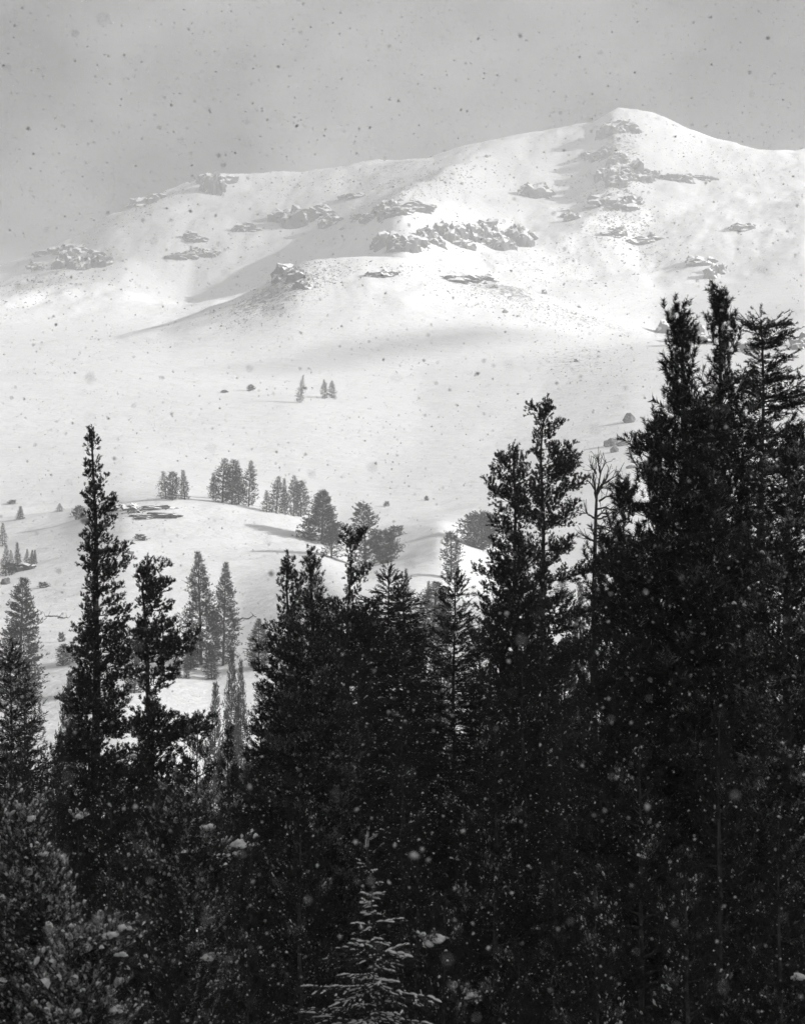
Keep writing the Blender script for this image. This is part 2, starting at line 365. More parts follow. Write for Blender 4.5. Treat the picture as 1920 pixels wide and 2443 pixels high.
def rock(px, py, wpx, hpx, label, cat='rock', seed=None, group='outcrops on the snowy mountain', name='rock_outcrop', m=None, block=.85, sub=None):
    """py is the row where the rock's foot meets the snow; a crag is a knot of overlapping blocks sunk in the slope"""
    seed = seed if seed is not None else int(px * 7 + py) % 997
    rg = np.random.default_rng(seed)
    single = name == 'boulder' or wpx < 22
    nl = 1 if single else int(np.clip(wpx / 15, 2, 8))
    c = find(px, py - hpx * .45)[0]; sc = c[1] / F
    V, T, off = [], [], 0
    for k in range(nl):
        qx = px if single else px - wpx / 2 + wpx * (k + .5 + rg.uniform(-.35, .35)) / nl
        edge = 1 - .35 * abs(2 * (qx - px) / wpx) ** 2
        qy = py - hpx * (.42 if single else .42 + rg.uniform(-.22, .26))
        g = find(qx, qy)[0]
        wl = wpx * sc * (.5 if single else rg.uniform(.8, 1.5) / nl * 1.35); hl = hpx * sc * (.62 if single else edge * rg.uniform(.36, .78) * (1.3 if wpx < 46 else 1.0))
        v, f = lump(seed + 3.1 * k, sub or (3 if wl / sc > 5 else 2), block)
        v = v * np.array([wl, max(wl, hl) * .8, hl])
        V.append(v + g - c + np.array([0, 0, hl * (.25 if single else -.22)])); T.append(f + off); off += len(v)
    o = link(name, make_mesh(name, np.concatenate(V), [np.concatenate(T)], m or M_ROCK), None, c)
    return tag(o, label, cat, group)
OUTCROPS = [
 (150, 616, 92, 34, 'dark flat cliff band highest at the left end of the ridge'),
 (197, 676, 112, 66, 'craggy lumpy outcrop just below the flat cliff band on the far left slope'),
 (88, 652, 24, 24, 'small squat crag left of the lumpy outcrop'),
 (352, 498, 58, 36, 'pale ragged crag standing on the left ridge crest'),
 (516, 466, 66, 62, 'tall pale rock tower fading into cloud on the ridge'),
 (467, 622, 92, 28, 'long low slab of rock on the open left slope'),
 (458, 578, 34, 22, 'small boulder crag right above the long low slab'),
 (587, 562, 32, 22, 'small round crag alone between the long slab and the arched crags'),
 (690, 552, 44, 50, 'steep left foot of the arched line of crags'),
 (752, 545, 100, 48, 'broad arched crag with snow on top above the shaded bowl'),
 (846, 476, 38, 12, 'thin rock strip on the pale slope near the crest'),
 (872, 534, 34, 26, 'small grey crag at the left edge of the shaded cliffs'),
 (930, 528, 72, 46, 'grey cliff in the shade below the spur crest'),
 (985, 512, 44, 30, 'little cliff step on the spur crest'),
 (958, 604, 122, 58, 'wide shaded cliff right above the near hill top'),
 (1062, 600, 96, 66, 'broken cliff in the middle of the crag row'),
 (1134, 578, 66, 56, 'rounded cliff with a bulging right edge in the crag row'),
 (1222, 606, 112, 64, 'layered two-tier cliff at the right end of the crag row'),
 (1276, 488, 58, 44, 'isolated triangular crag high in the bright bowl'),
 (1492, 322, 36, 30, 'square rock block right under the summit'),
 (1464, 322, 36, 30, 'broken rock face left of the square summit block'),
 (1455, 398, 60, 44, 'upper dark face of the summit rib'),
 (1462, 452, 64, 50, 'lower dark face of the summit rib'),
 (1522, 440, 66, 52, 'slanting crag on the right flank of the summit rib'),
 (1436, 500, 40, 34, 'broken crag low on the shaded side of the summit rib'), (1496, 505, 48, 34, 'broken crag midway down the sunny side of the summit rib'),
 (1470, 566, 36, 22, 'rubbly knob at the foot of the summit rib'), (1534, 585, 40, 20, 'low rubble ridge right of the rib foot'), (1420, 385, 30, 24, 'small crag left of the upper rib face'),
 (1616, 440, 42, 22, 'faint grey crag on the bright slope right of the rib'),
 (1682, 432, 30, 13, 'tiny faint crag farther right on the bright slope'),
 (1362, 526, 26, 18, 'small crag casting a shadow at the foot of the rib'),
 (1766, 558, 32, 18, 'small dark crag alone on the wide right slope'),
 (1664, 636, 44, 24, 'low wedge of rock above the pillar on the right slope'),
 (1704, 672, 30, 42, 'upright grey pillar of rock behind the pine tip'),
 (1600, 826, 34, 58, 'pale leaning slab seen between the twin pine tops'),
 (1650, 850, 66, 68, 'pale jagged crag behind the twin pine tops'),
 (1795, 850, 40, 50, 'pale pointed crag behind the flat-topped fir'),
 (1914, 850, 30, 62, 'pale crag cut by the frame edge beside the flat-topped fir'),
 (692, 684, 42, 50, 'dark rock knob at the left end of the near hill top'),
 (722, 692, 30, 18, 'snow-crusted rock just right of the dark knob'),
 (908, 668, 34, 20, 'small dark rock on the near hill top'),
 (1098, 676, 36, 20, 'grey boulder pair member on the right shoulder of the hill'),
 (1152, 672, 34, 16, 'low wide boulder highest on the right shoulder of the hill'),
 (1180, 692, 14, 10, 'single dark stone below the shoulder boulders'),
 (1298, 706, 13, 14, 'small upright stone on the hill skyline'),
 (1376, 867, 14, 10, 'lone dark stone on the streaky snow below the hill'),
]
for r in OUTCROPS: rock(*r)
BOULDERS = [
 (1501, 1019, 28, 26, 'rounded standing boulder nearest the big pine'), (1456, 1074, 32, 24, 'domed boulder left of the boulder cluster'),
 (1487, 1070, 30, 14, 'low angular boulder behind the domed boulder'), (1465, 1086, 20, 18, 'small pointed boulder in front of the domed boulder'),
 (1504, 1122, 22, 9, 'small low boulder below the cluster beside the pine'),
 (1507, 1078, 16, 8, 'flat little boulder at the pine edge'), (312, 1327, 17, 8, 'small dark stone on the bright mound right of the tall pine'),
 (12, 1402, 20, 20, 'grey boulder at the photo edge above the misty pine')]
for px, py, w, hg, lab in BOULDERS: rock(px, py, w, hg, lab, 'boulder', group='boulders on the snowfield', name='boulder', m=M_BOULDER, block=.97)
LEDGES = [(300, 1232, 62, 30, 'large dark ledge slab half under snow beside the tall pine', 11), (345, 1240, 46, 12, 'thin snow-covered ledge in the middle of the rocky mound', 12),
 (385, 1243, 44, 12, 'thin curved ledge at the right end of the rocky mound', 13), (362, 1216, 40, 8, 'narrow upper ledge on the rocky mound', 14),
 (45, 1366, 40, 26, 'snow-capped rock among the little firs', 15)]
for px, py, w, hg, lab, sd_ in LEDGES: rock(px, py, w, hg, lab, 'rock', sd_, 'ledges on the snow mound', 'rock_ledge', M_ROCK, .75, 3)

# scree: countless stones scattered where the slope is scoured
rng = np.random.default_rng(3)
SCREE = [(640, 720, 150, 50, 900, 3.2, -.35), (720, 665, 90, 28, 700, 4, 0), (860, 640, 170, 22, 350, 3.2, .05), (1180, 720, 200, 34, 900, 3.2, .3), (1330, 740, 150, 26, 500, 3.4, .25), (1400, 860, 140, 60, 300, 3.2, .1),
 (1470, 520, 110, 80, 1400, 4.6, .5), (1490, 420, 50, 80, 500, 5, 0), (1400, 640, 200, 90, 600, 3.2, -.2), (1270, 640, 170, 40, 300, 3, -.3), (1000, 450, 170, 40, 700, 5, -.2), (1070, 560, 180, 40, 400, 5, 0),
 (90, 680, 100, 45, 400, 4, -.2), (180, 630, 120, 60, 300, 5, 0), (330, 500, 140, 25, 300, 4, -.45), (840, 430, 240, 35, 500, 3.6, -.1), (560, 580, 200, 50, 200, 4, -.2), (1480, 300, 40, 20, 150, 4, 0), (1700, 380, 140, 40, 160, 4, .2), (1640, 860, 60, 40, 60, 5, 0),
 (330, 1235, 70, 14, 50, 5, 0), (1450, 1090, 120, 40, 40, 4, 0)]
pts, szs = [], []
for cx, cy, rx, ry, nn, sz, sl in SCREE:
    a = rng.normal(size=(nn, 2)) * .55
    x = cx + a[:, 0] * rx; y = cy + a[:, 1] * ry + sl * a[:, 0] * rx
    p = find(x, y); pts.append(p); szs.append(p[:, 1] / F * sz * rng.lognormal(-.1, .5, nn))
pts = np.concatenate(pts); szs = np.concatenate(szs)
octv = np.array([[1, 0, 0], [-1, 0, 0], [0, 1, 0], [0, -1, 0], [0, 0, 1], [0, 0, -1.]]); octf = np.array([[0, 2, 4], [2, 1, 4], [1, 3, 4], [3, 0, 4], [2, 0, 5], [1, 2, 5], [3, 1, 5], [0, 3, 5]])
def scatter(name, pts, szs, m, rng, flat=.7, lo=.4):
    V = pts[:, None] + octv[None] * szs[:, None, None] * rng.uniform(lo, 1.1, (len(pts), 6, 1)) * np.array([1, 1, flat]) + rng.normal(size=(len(pts), 6, 3)) * .18 * szs[:, None, None]
    T = (octf[None] + (np.arange(len(pts)) * 6)[:, None, None]).reshape(-1, 3)
    return make_mesh(name, V.reshape(-1, 3), [T], m)
o = link('scree', scatter('scree', pts, szs * .5, M_SCREE, rng)); o['kind'] = 'stuff'

# ------------------------------------------------------------------ trees
def grow(trunk, radius, zs, Ls, Rs, nb, T, K, rng, kind, tlen, blen, blades_n, bw, snow=0.0, capsize=.08, twig=.35, depth=.85, zlow=None, rise=None, lean_in=.0, keep=1.0, leader=True, tips=.0, wood=1.0):
    """trunk (N,3) base..top; outline half-widths Ls/Rs (metres, measured from the trunk) at heights zs (ascending).
    Returns the raw arrays of one tree."""
    ztop = trunk[-1, 2]; z0 = zs[0] if zlow is None else max(zs[0], zlow)
    hz = z0 + (ztop - z0) * ((np.arange(nb) + rng.random(nb)) / nb) ** .92
    th = (np.arange(nb) * 2.399 + rng.normal(0, .5, nb))
    c, s = np.cos(th), np.sin(th)
    rl, rr = np.interp(hz, zs, Ls), np.interp(hz, zs, Rs)
    rx = np.where(c > 0, rr, rl); ry = np.maximum(.5 * (rl + rr), .35) * depth
    Lb = 1 / np.sqrt((c / np.maximum(rx, .05)) ** 2 + (s / ry) ** 2)
    Lb = np.maximum(Lb * rng.uniform(.68, 1.10, nb), .10)
    rel = (hz - z0) / max(ztop - z0, 1e-3)
    if kind == 'pine': sl = .12 + .5 * rel ** 2 + rng.normal(0, .10, nb); cv = .22
    else: sl = -.22 + .55 * rel ** 1.5 + rng.normal(0, .07, nb); cv = .16
    if rise is not None: sl = sl + rise
    sl = np.where(Lb < .5, sl + .5, sl)
    zb = np.clip(hz - sl * Lb * .8, z0 - .4, ztop - .02)
    tx = np.interp(zb, trunk[:, 2], trunk[:, 0]); ty = np.interp(zb, trunk[:, 2], trunk[:, 1])
    tz = np.interp(hz, trunk[:, 2], trunk[:, 0]); tyz = np.interp(hz, trunk[:, 2], trunk[:, 1])
    P0 = np.stack([tx, ty, zb], 1)
    P1 = np.stack([tz + c * Lb, tyz + s * Lb, hz + rng.normal(0, .05, nb) * Lb], 1)
    D = P1 - P0; Ln = np.linalg.norm(D, axis=1)
    side = np.stack([-s, c, np.zeros(nb)], 1)
    bend = rng.normal(0, .07, (nb, 1))
    def along(f):      # f (nb, m)
        return P0[:, None] + D[:, None] * f[..., None] + (np.array([0, 0, 1.]) * cv + side[:, None] * bend[:, None]) * (Ln[:, None] * (f * f - f))[..., None]
    fr = np.linspace(0, 1, 6)[None].repeat(nb, 0)
    BP = along(fr)
    br = (radius * .16 * wood * (Ln / max(Ln.max(), 1e-3)) ** .7 + .006)[:, None] * np.linspace(1, .25, 6)[None]
    # twigs
    f0 = .22 if kind == 'pine' else .08
    f = f0 + (1 - f0) * (np.arange(T)[None] + rng.random((nb, T))) / T
    f[:, -1] = 1.0
    Q = along(f); dirb = nrm(along(np.minimum(f + .05, 1.05)) - along(f - .05))
    sg = np.where((np.arange(T) % 2)[None] == 0, 1., -1.)
    ang = rng.uniform(.45, 1.05, (nb, T)) * sg; ang[:, -1] *= .15
    up = (.25 if kind == 'pine' else .02) + rng.normal(0, .22 if kind == 'pine' else .10, (nb, T))
    phi = rng.uniform(-.7, 1.1, (nb, T)) if kind == 'pine' else rng.normal(0, .25, (nb, T))
    lat = side[:, None] * np.cos(phi)[..., None] + np.array([0, 0, 1.]) * (np.sin(phi) * sg)[..., None]
    d = dirb * np.cos(ang)[..., None] + lat * np.sin(ang)[..., None]; d[..., 2] += up; d = nrm(d)
    tl = twig * Ln[:, None] * (1.15 - f) * rng.uniform(.6, 1.2, (nb, T)) + tlen * 1.2
    tl[:, -1] = tlen * 1.5
    g = (.15 + .85 * (np.arange(K)[None, None] + rng.random((nb, T, K))) / K)
    pos = Q[:, :, None] + d[:, :, None] * (tl[..., None] * g)[..., None]
    jit = .30 if kind == 'pine' else .05
    pos = pos + rng.normal(size=pos.shape) * jit * tlen * np.array([1, 1, .8])
    ax = d[:, :, None] + rng.normal(size=pos.shape) * (.42 if kind == 'pine' else .22); ax[..., 2] += (.55 if kind == 'pine' else .0)
    ax = nrm(ax)
    bid = np.repeat(np.arange(nb), T * K)
    pos = pos.reshape(-1, 3); ax = ax.reshape(-1, 3)
    sel = rng.random(len(pos)) < keep
    pos, ax, bid = pos[sel], ax[sel], bid[sel]
    sz = rng.uniform(.7, 1.25, len(pos)) * np.clip(.35 + 1.3 * Lb[bid] / Lb.max(), .35, 1.0)
    flat = 1.0 if kind == 'pine' else .45
    foli = blades(pos, ax, sz * tlen, sz * blen, blades_n, bw, rng, flat)
    reach = np.linalg.norm(pos[:, :2] - np.stack([tx, ty], 1)[bid], axis=1) / np.maximum(Lb[bid], .05)
    bq = rng.random(nb) ** 2.4 * 1.55; bq[rng.random(nb) < .3] = .05; bq = bq * np.clip(Lb / .9, .05, 1)
    up_ = blades.up & (rng.random(len(blades.up)) < np.repeat(np.clip(1.5 * (reach - .4), 0, 1) * bq[bid], blades_n))
    TW = np.stack([Q, Q + d * tl[..., None] * .9], 2).reshape(-1, 2, 3)
    res = dict(up=up_, BP=BP, br=br, TW=TW, foli=foli, bid=bid, nb=nb, bn=blades_n)
    if snow > 0:
        m = rng.random(len(pos)) < snow * 1.6 * bq[bid] ** 1.5 * np.clip(reach, 0, 1)
        p = pos[m] + ax[m] * (tlen * .5 * sz[m])[:, None]; p[:, 2] += blen * .35
        cs = capsize * rng.lognormal(-.15, .4, m.sum())
        res['snow'] = caps(p, ax[m], cs * (1.0 if kind == 'pine' else 1.7), cs * .8, cs * .65, rng)
    res['tips'] = P1; res['Ln'] = Ln
    return res
def build(name, root, trunk, radius, g, foliage_mat, split=False, twig_r=.004, twig_sides=3, sides=8, extra_branches=None):
    """turn the arrays into the parts of one thing"""
    parts = []
    n = len(trunk)
    rr = radius * (1 - .93 * np.linspace(0, 1, n) ** 1.15)
    rr = rr * (1 + .08 * np.sin(np.arange(n) * 2.3))
    v, q = tubes(trunk[None], rr[None], sides)
    parts.append(link('trunk', make_mesh('trunk', v, [q], M_BARK, smooth=True), root))
    tw_r = np.full((len(g['TW']), 2), twig_r); tw_r[:, 1] *= .6
    if split:
        Tn = len(g['TW']) // g['nb']
        fol = g['foli'].reshape(-1, g['bn'] * 3, 3)
        for b in range(g['nb']):
            v1, q1 = tubes(g['BP'][b:b+1], g['br'][b:b+1], 5)
            v2, q2 = tubes(g['TW'][b*Tn:(b+1)*Tn], tw_r[b*Tn:(b+1)*Tn], twig_sides)
            fv = fol[g['bid'] == b].reshape(-1, 3)
            if len(fv) == 0: continue
            ft = np.arange(len(fv)).reshape(-1, 3) + len(v1) + len(v2)
            V = np.concatenate([v1, v2, fv]); mi = np.concatenate([np.zeros(len(q1) + len(q2)), np.ones(len(ft))])
            parts.append(link('bough', make_mesh('bough', V, [np.concatenate([q1, q2 + len(v1)]), ft], [M_BARK, foliage_mat], mi), root))
    else:
        v1, q1 = tubes(g['BP'], g['br'], 4)
        v2, q2 = tubes(g['TW'], tw_r, twig_sides)
        parts.append(link('branches', make_mesh('branches', np.concatenate([v1, v2]), [np.concatenate([q1, q2 + len(v1)])], M_BARK), root))
        fv = g['foli']
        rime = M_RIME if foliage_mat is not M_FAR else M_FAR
        mi = (g['up'] & (np.random.default_rng(1).random(len(g['up'])) < (1.0 if foliage_mat is M_FROST else .5))).astype(np.int32)
        parts.append(link('crown', make_mesh('crown', fv, [np.arange(len(fv)).reshape(-1, 3)], [foliage_mat, rime], mi), root))
    if 'snow' in g:
        v, t = g['snow']
        parts.append(link('snow_caps', make_mesh('snow_caps', v, [t], M_SNOWCAP, smooth=True), root))
    return parts

# boughs: a library of shared meshes, several lengths and variants of each style
STYLE = {   # tuft length, needle length, bundles per tuft, bundle width, twigs per metre, tufts per metre of twig, twig length share
 'fine':  dict(kind='pine', tl=.10, bl=.085, bn=27, bw=.0082, tm=21, km=13, tw=.46, snow=.03, cap=.022, rime=.12),
 'brush': dict(kind='pine', tl=.21, bl=.115, bn=60, bw=.0075, tm=14, km=8, tw=.32, snow=.04, cap=.028, rime=.2, al=(.5, 1.15)),
 'bushy': dict(kind='pine', tl=.13, bl=.095, bn=28, bw=.0075, tm=15, km=11, tw=.46, snow=.12, cap=.03, rime=.5),
 'fir':   dict(kind='fir', tl=.17, bl=.06, bn=26, bw=.0075, tm=24, km=11, tw=.50, snow=.05, cap=.022, rime=.2),
 'snowy': dict(kind='pine', tl=.12, bl=.075, bn=30, bw=.0045, tm=14, km=10, tw=.42, snow=1.3, cap=.027, rime=1.7),
 'dusty': dict(kind='pine', tl=.13, bl=.075, bn=28, bw=.005, tm=13, km=10, tw=.42, snow=.30, cap=.024, rime=.7),
 'hemlock': dict(kind='fir', tl=.07, bl=.042, bn=24, bw=.0042, tm=15, km=13, tw=.50, droop=-.28, snow=0, cap=.02, strip=True, rime=.5),
}
LENGTHS = [.3, .55, .9, 1.3, 1.8, 2.4, 3.2]
BOUGHS = {}
def bough_mesh(style, li, var, fmat):
    key = (style, li, var, fmat.name)
    if key in BOUGHS: return BOUGHS[key]
    st = STYLE[style]; Lb = LENGTHS[li]; rng = np.random.default_rng(li * 31 + var * 7 + len(style))
    pine = st['kind'] == 'pine'
    cv = .22 if pine else .12; bend = rng.normal(0, .08)
    def along(f): return np.stack([Lb * f, Lb * bend * (f * f - f) * 2, Lb * cv * (f * f - f)], -1)
    T = max(3, int(st['tm'] * Lb)); f0 = .14 if pine else .06
    f = f0 + (1 - f0) * (np.arange(T) + rng.random(T)) / T; f[-1] = 1.0
    Q = along(f); dirb = nrm(along(f + .04) - along(f - .04))
    sg = np.where(np.arange(T) % 2 == 0, 1., -1.)
    ang = rng.uniform(.5, 1.15, T) * sg; ang[-1] *= .1
    phi = rng.uniform(-.8, 1.1, T) if pine else rng.normal(0, .22, T)
    lat = np.stack([np.zeros(T), np.cos(phi), np.sin(phi) * sg], 1)
    d = dirb * np.cos(ang)[:, None] + lat * np.sin(ang)[:, None]; d[:, 2] += (.22 if pine else st.get('droop', -.02)) + rng.normal(0, .15 if pine else .06, T); d = nrm(d)
    tl = st['tw'] * Lb * (1.12 - f) ** .8 * rng.uniform(.5, 1.2, T) + st['tl'] * 1.1
    pos, ax = [], []
    for k in range(T):
        m = max(2, int(st['km'] * tl[k])); g = (.12 + .88 * (np.arange(m) + rng.random(m)) / m)
        p = Q[k] + d[k] * (tl[k] * g)[:, None] + rng.normal(size=(m, 3)) * (.30 if pine else .03) * st['tl']
        a_ = d[k] + rng.normal(size=(m, 3)) * (.42 if pine else .30) * (np.array([1, 1, 1]) if pine else np.array([1, 1, .3])); a_[:, 2] += .6 if pine else 0
        pos.append(p); ax.append(nrm(a_))
    pos, ax = np.concatenate(pos), np.concatenate(ax); sz = rng.uniform(.7, 1.25, len(pos))
    fol = blades(pos, ax, sz * st['tl'], sz * st['bl'], st['bn'], st['bw'], rng, 1.0 if pine else .5, *st.get('al', (.45, 1.2)))
    upm = np.where(blades.up & (rng.random(len(blades.up)) < np.repeat(np.clip(1.5 * (np.abs(pos[:, 0]) + np.abs(pos[:, 1])) / Lb - .45, 0, 1.2), st['bn']) * st.get('rime', .3) * (.15, .7, 1.8)[var]), 3, 1)
    BP = along(np.linspace(0, 1, 7))[None]; br = ((.007 + .011 * Lb) * np.linspace(1, .3, 7))[None]
    v1, q1 = tubes(BP, br, 5)
    v2, q2 = tubes(np.stack([Q, Q + d * tl[:, None] * .55 + np.array([0, 0, -.01]), Q + d * tl[:, None] * .92], 1), np.repeat(np.array([[.006, .0045, .003]]), T, 0) * (.8 + .25 * Lb), 3)
    V = [v1, v2, fol]; nv = len(v1) + len(v2)
    tris = [np.arange(len(fol)).reshape(-1, 3) + nv]; mi = [np.zeros(len(q1) + len(q2)), upm]; nv += len(fol)
    if st.get('strip'):
        gg = np.tile(np.array([.15, .38, .62, .86]), (T, 1)) + rng.normal(0, .06, (T, 4))
        p = (Q[:, None] + d[:, None] * (tl[:, None] * gg)[..., None]).reshape(-1, 3) + np.array([0, 0, .012]); dd = np.repeat(d, 4, 0)
        fs = np.linspace(.05, .97, max(4, int(Lb * 16))); p = np.concatenate([p, along(fs) + np.array([0, 0, .014])]); dd = np.concatenate([dd, np.repeat([[1., 0, 0]], len(fs), 0)])
        m = rng.random(len(p)) < (.35, .6, .85)[var]; p, dd = p[m], nrm(dd[m])
        cs = rng.lognormal(-.1, .35, len(p))
        v3, t3 = caps(p, dd, .034 * cs, .011 * cs, .010 * cs, rng)
        V.append(v3); tris.append(t3 + nv); mi.append(np.full(len(t3), 2))
        me = make_mesh('bough', np.concatenate(V), [np.concatenate([q1, q2 + len(v1)])] + tris, [M_BARK, fmat, M_SNOWCAP, M_RIME], np.concatenate(mi))
    else:
        m = rng.random(len(pos)) < st['snow'] * (.15, .8, 1.6)[var]
        if m.any():
            p = pos[m] + ax[m] * (st['tl'] * .55 * sz[m])[:, None]; p[:, 2] += st['bl'] * .35
            cs = st['cap'] * rng.lognormal(-.1, .35, m.sum())
            v3, t3 = caps(p, ax[m], cs * 1.05, cs, cs * .95, rng)
            V.append(v3); tris.append(t3 + nv); mi.append(np.full(len(t3), 2))
        me = make_mesh('bough', np.concatenate(V), [np.concatenate([q1, q2 + len(v1)])] + tris, [M_BARK, fmat, M_SNOWCAP, M_RIME], np.concatenate(mi))
    BOUGHS[key] = me
    return me
FRAME_BOTTOM = 2443
def photo_tree(name, label, cat, Y, trunk, outline, radius, nb, style, group=None, seed=1, fmat=None, rise=0.0, leaders=6, droop=None, depth=.85, vary=.32, steep=.0, tiers=0, small_up=.45, topw=0.0, rag=.75):
    """a tree traced from the photograph: trunk pixels (top first) and outline rows (py, left px, right px), built at distance Y in metres.
    Every bough is a part of its own; alike boughs share mesh data."""
    rng = np.random.default_rng(seed)
    fmat = fmat or M_NEEDLE
    base_s = float(ray(trunk[-1][0], trunk[-1][1])[0]); zb = float(ground(base_s, Y)[0]) - .2
    base = np.array([base_s * Y, Y, zb])
    tp = [at(a, b, Y) for a, b in trunk]
    if tp[-1][2] > zb + .5: tp.append(np.array([tp[-1][0], Y, zb]))
    tp = np.array(tp[::-1]) - base; tp[-1, 2] -= .22
    zz = np.linspace(0, tp[-1, 2], 30)
    tr = np.stack([np.interp(zz, tp[:, 2], tp[:, 0]), np.cumsum(rng.normal(0, .015, 30)), zz], 1)
    tr[1:-1, 0] += .02 * np.sin(zz[1:-1] * 1.3 + seed)
    root = empty(name, base, label, cat, group)
    rr = radius * (1 - .93 * np.linspace(0, 1, 30) ** 1.15) * (1 + .08 * np.sin(np.arange(30) * 2.3))
    v, q = tubes(tr[None], rr[None], 8); link('trunk', make_mesh('trunk', v, [q], M_BARK, smooth=True), root)
    ol = np.array(sorted(outline, reverse=True), float)           # bottom row first
    oz = np.array([at(960, p, Y)[2] for p in ol[:, 0]]) - base[2]
    zlow = max(.8, at(960, FRAME_BOTTOM + 170, Y)[2] - base[2]); ztop = tr[-1, 2]
    # boughs spread evenly over the drawn area, wide rows getting more of them
    gz = np.linspace(zlow, ztop - .05, 400); pyz = np.interp(gz, oz, ol[:, 0])
    wd = np.interp(gz, oz, ol[:, 2] - ol[:, 1]); cdf = np.cumsum(wd ** .55 * (1 + topw * ((gz - zlow) / (ztop - zlow)) ** 6)); cdf = cdf / cdf[-1]
    hz = np.interp((np.arange(nb) + rng.random(nb)) / nb, cdf, gz)
    if tiers: hz = zlow + (np.floor((hz - zlow) / tiers) + .5 + rng.normal(0, .28, nb)) * tiers; hz = np.minimum(hz, ztop - .05)
    th = np.arange(nb) * 2.399 + rng.normal(0, .5, nb); c, s = np.cos(th), np.sin(th)
    xt, yt = np.interp(hz, tr[:, 2], tr[:, 0]), np.interp(hz, tr[:, 2], tr[:, 1])
    row = np.interp(hz, oz, ol[:, 0])
    lx = ray(np.interp(hz, oz, ol[:, 1]), row)[0] * Y - base[0]; rx_ = ray(np.interp(hz, oz, ol[:, 2]), row)[0] * Y - base[0]
    rl, rr_ = np.maximum(xt - lx, .05), np.maximum(rx_ - xt, .05)
    rx = np.where(c > 0, rr_, rl); ry = np.maximum(.5 * (rl + rr_), .3) * depth
    Lb = 1 / np.sqrt((c / rx) ** 2 + (s / ry) ** 2) * (1 - vary * rng.random(nb) ** 1.3)
    if style != 'hemlock': Lb = Lb * np.clip(1.06 + rag * fbm(hz / .55 + seed, th / 2.1 + 7, seed, 3), .4, 1.3)
    rel = (hz - zlow) / (ztop - zlow)
    pine = STYLE[style]['kind'] == 'pine'
    sl = (.04 + .5 * rel ** 2 + rng.normal(0, .12, nb)) if pine else (-.26 + .5 * rel ** 1.5 + rng.normal(0, .14 if style == 'hemlock' else .08, nb))
    sl = sl + rise + np.where(Lb < .5, small_up + steep, 0)
    ln = Lb * np.sqrt(1 + sl ** 2)
    zs = np.clip(hz - sl * Lb * .75, .4, ztop - .02)
    P0 = np.stack([np.interp(zs, tr[:, 2], tr[:, 0]), np.interp(zs, tr[:, 2], tr[:, 1]), zs], 1)
    spec = [(P0[i], th[i], math.atan(sl[i]), ln[i]) for i in range(nb)]
    tip = ztop - oz[-1] if len(oz) else .3
    for k in range(leaders):
        spec.append((tr[-1] - np.array([0, 0, .12 + .10 * k]), rng.uniform(0, 6.28), 1.45 - .13 * k + rng.normal(0, .08), .30 * rng.uniform(.8, 1.15)))
    LA = np.array(LENGTHS)
    for p, yaw, pitch, l in spec:
        li = int(np.argmin(np.abs(np.log(LA / max(l, .12)))))
        o = link('bough', bough_mesh(style, li, int(rng.integers(0, 3)), fmat), root, p)
        o.rotation_euler = (rng.normal(0, .25 if pine else .08), -pitch, yaw)
        k = l / LENGTHS[li]; o.scale = (k, max(k, .75), max(k, .75))
    TREES.append((label, root, tr + base, fmat))
    return root
TREES = []

G_NEAR = 'dark pines in the near wood'
# tall slender pine at the left
photo_tree('pine_tree', 'tall slender dark pine with pointed top standing alone against the snow', 'pine tree', 68,
  [(219, 1016), (222, 1060), (228, 1250), (230, 1500), (228, 1800), (225, 2443)],
  [(1016, 212, 226), (1060, 206, 238), (1100, 206, 250), (1180, 198, 292), (1250, 200, 286), (1300, 194, 295), (1340, 190, 312), (1400, 196, 298), (1470, 186, 318), (1540, 160, 328), (1620, 174, 325), (1680, 150, 330), (1750, 150, 325), (1850, 122, 345), (2443, 100, 360)],
  .30, 285, 'fine', seed=11)
# curved pine beside it
photo_tree('pine_tree', 'curved lopsided pine with bare trunk gaps right of the slender pine', 'pine tree', 63,
  [(352, 1330), (338, 1375), (345, 1440), (348, 1500), (352, 1640), (360, 1760), (362, 2443)],
  [(1328, 335, 385), (1345, 326, 400), (1400, 328, 430), (1440, 340, 455), (1460, 340, 430), (1500, 322, 458), (1530, 312, 468), (1560, 320, 455), (1575, 335, 380), (1600, 340, 440), (1640, 338, 420), (1660, 345, 370), (1690, 320, 420), (1720, 308, 500), (1755, 310, 505), (1790, 325, 440), (1820, 310, 460), (2000, 300, 450), (2443, 300, 470)],
  .27, 250, 'fine', seed=23, rise=-.05)
# centre-left double-topped pine
photo_tree('pine_tree', 'big bushy pine with a thick tufted top in the centre of the wood', 'pine tree', 55,
  [(742, 1318), (744, 1380), (748, 1600), (752, 2443)],
  [(1318, 728, 758), (1345, 722, 766), (1400, 722, 762), (1430, 690, 790), (1480, 655, 800), (1540, 640, 805), (1620, 625, 810), (1720, 600, 830), (1850, 590, 850), (2000, 580, 860), (2443, 560, 880)],
  .30, 280, 'bushy', seed=31, steep=.6)
photo_tree('pine_tree', 'loose-crowned pine top immediately left of the thick tufted top', 'pine tree', 57,
  [(688, 1326), (684, 1370), (690, 1500), (692, 1800), (695, 2443)],
  [(1326, 678, 704), (1345, 676, 704), (1375, 668, 720), (1400, 664, 735), (1430, 662, 730), (1480, 655, 740), (1510, 640, 745), (1540, 628, 745), (1600, 618, 750), (1700, 600, 760), (1850, 580, 760), (2443, 550, 780)],
  .24, 220, 'fine', seed=37)
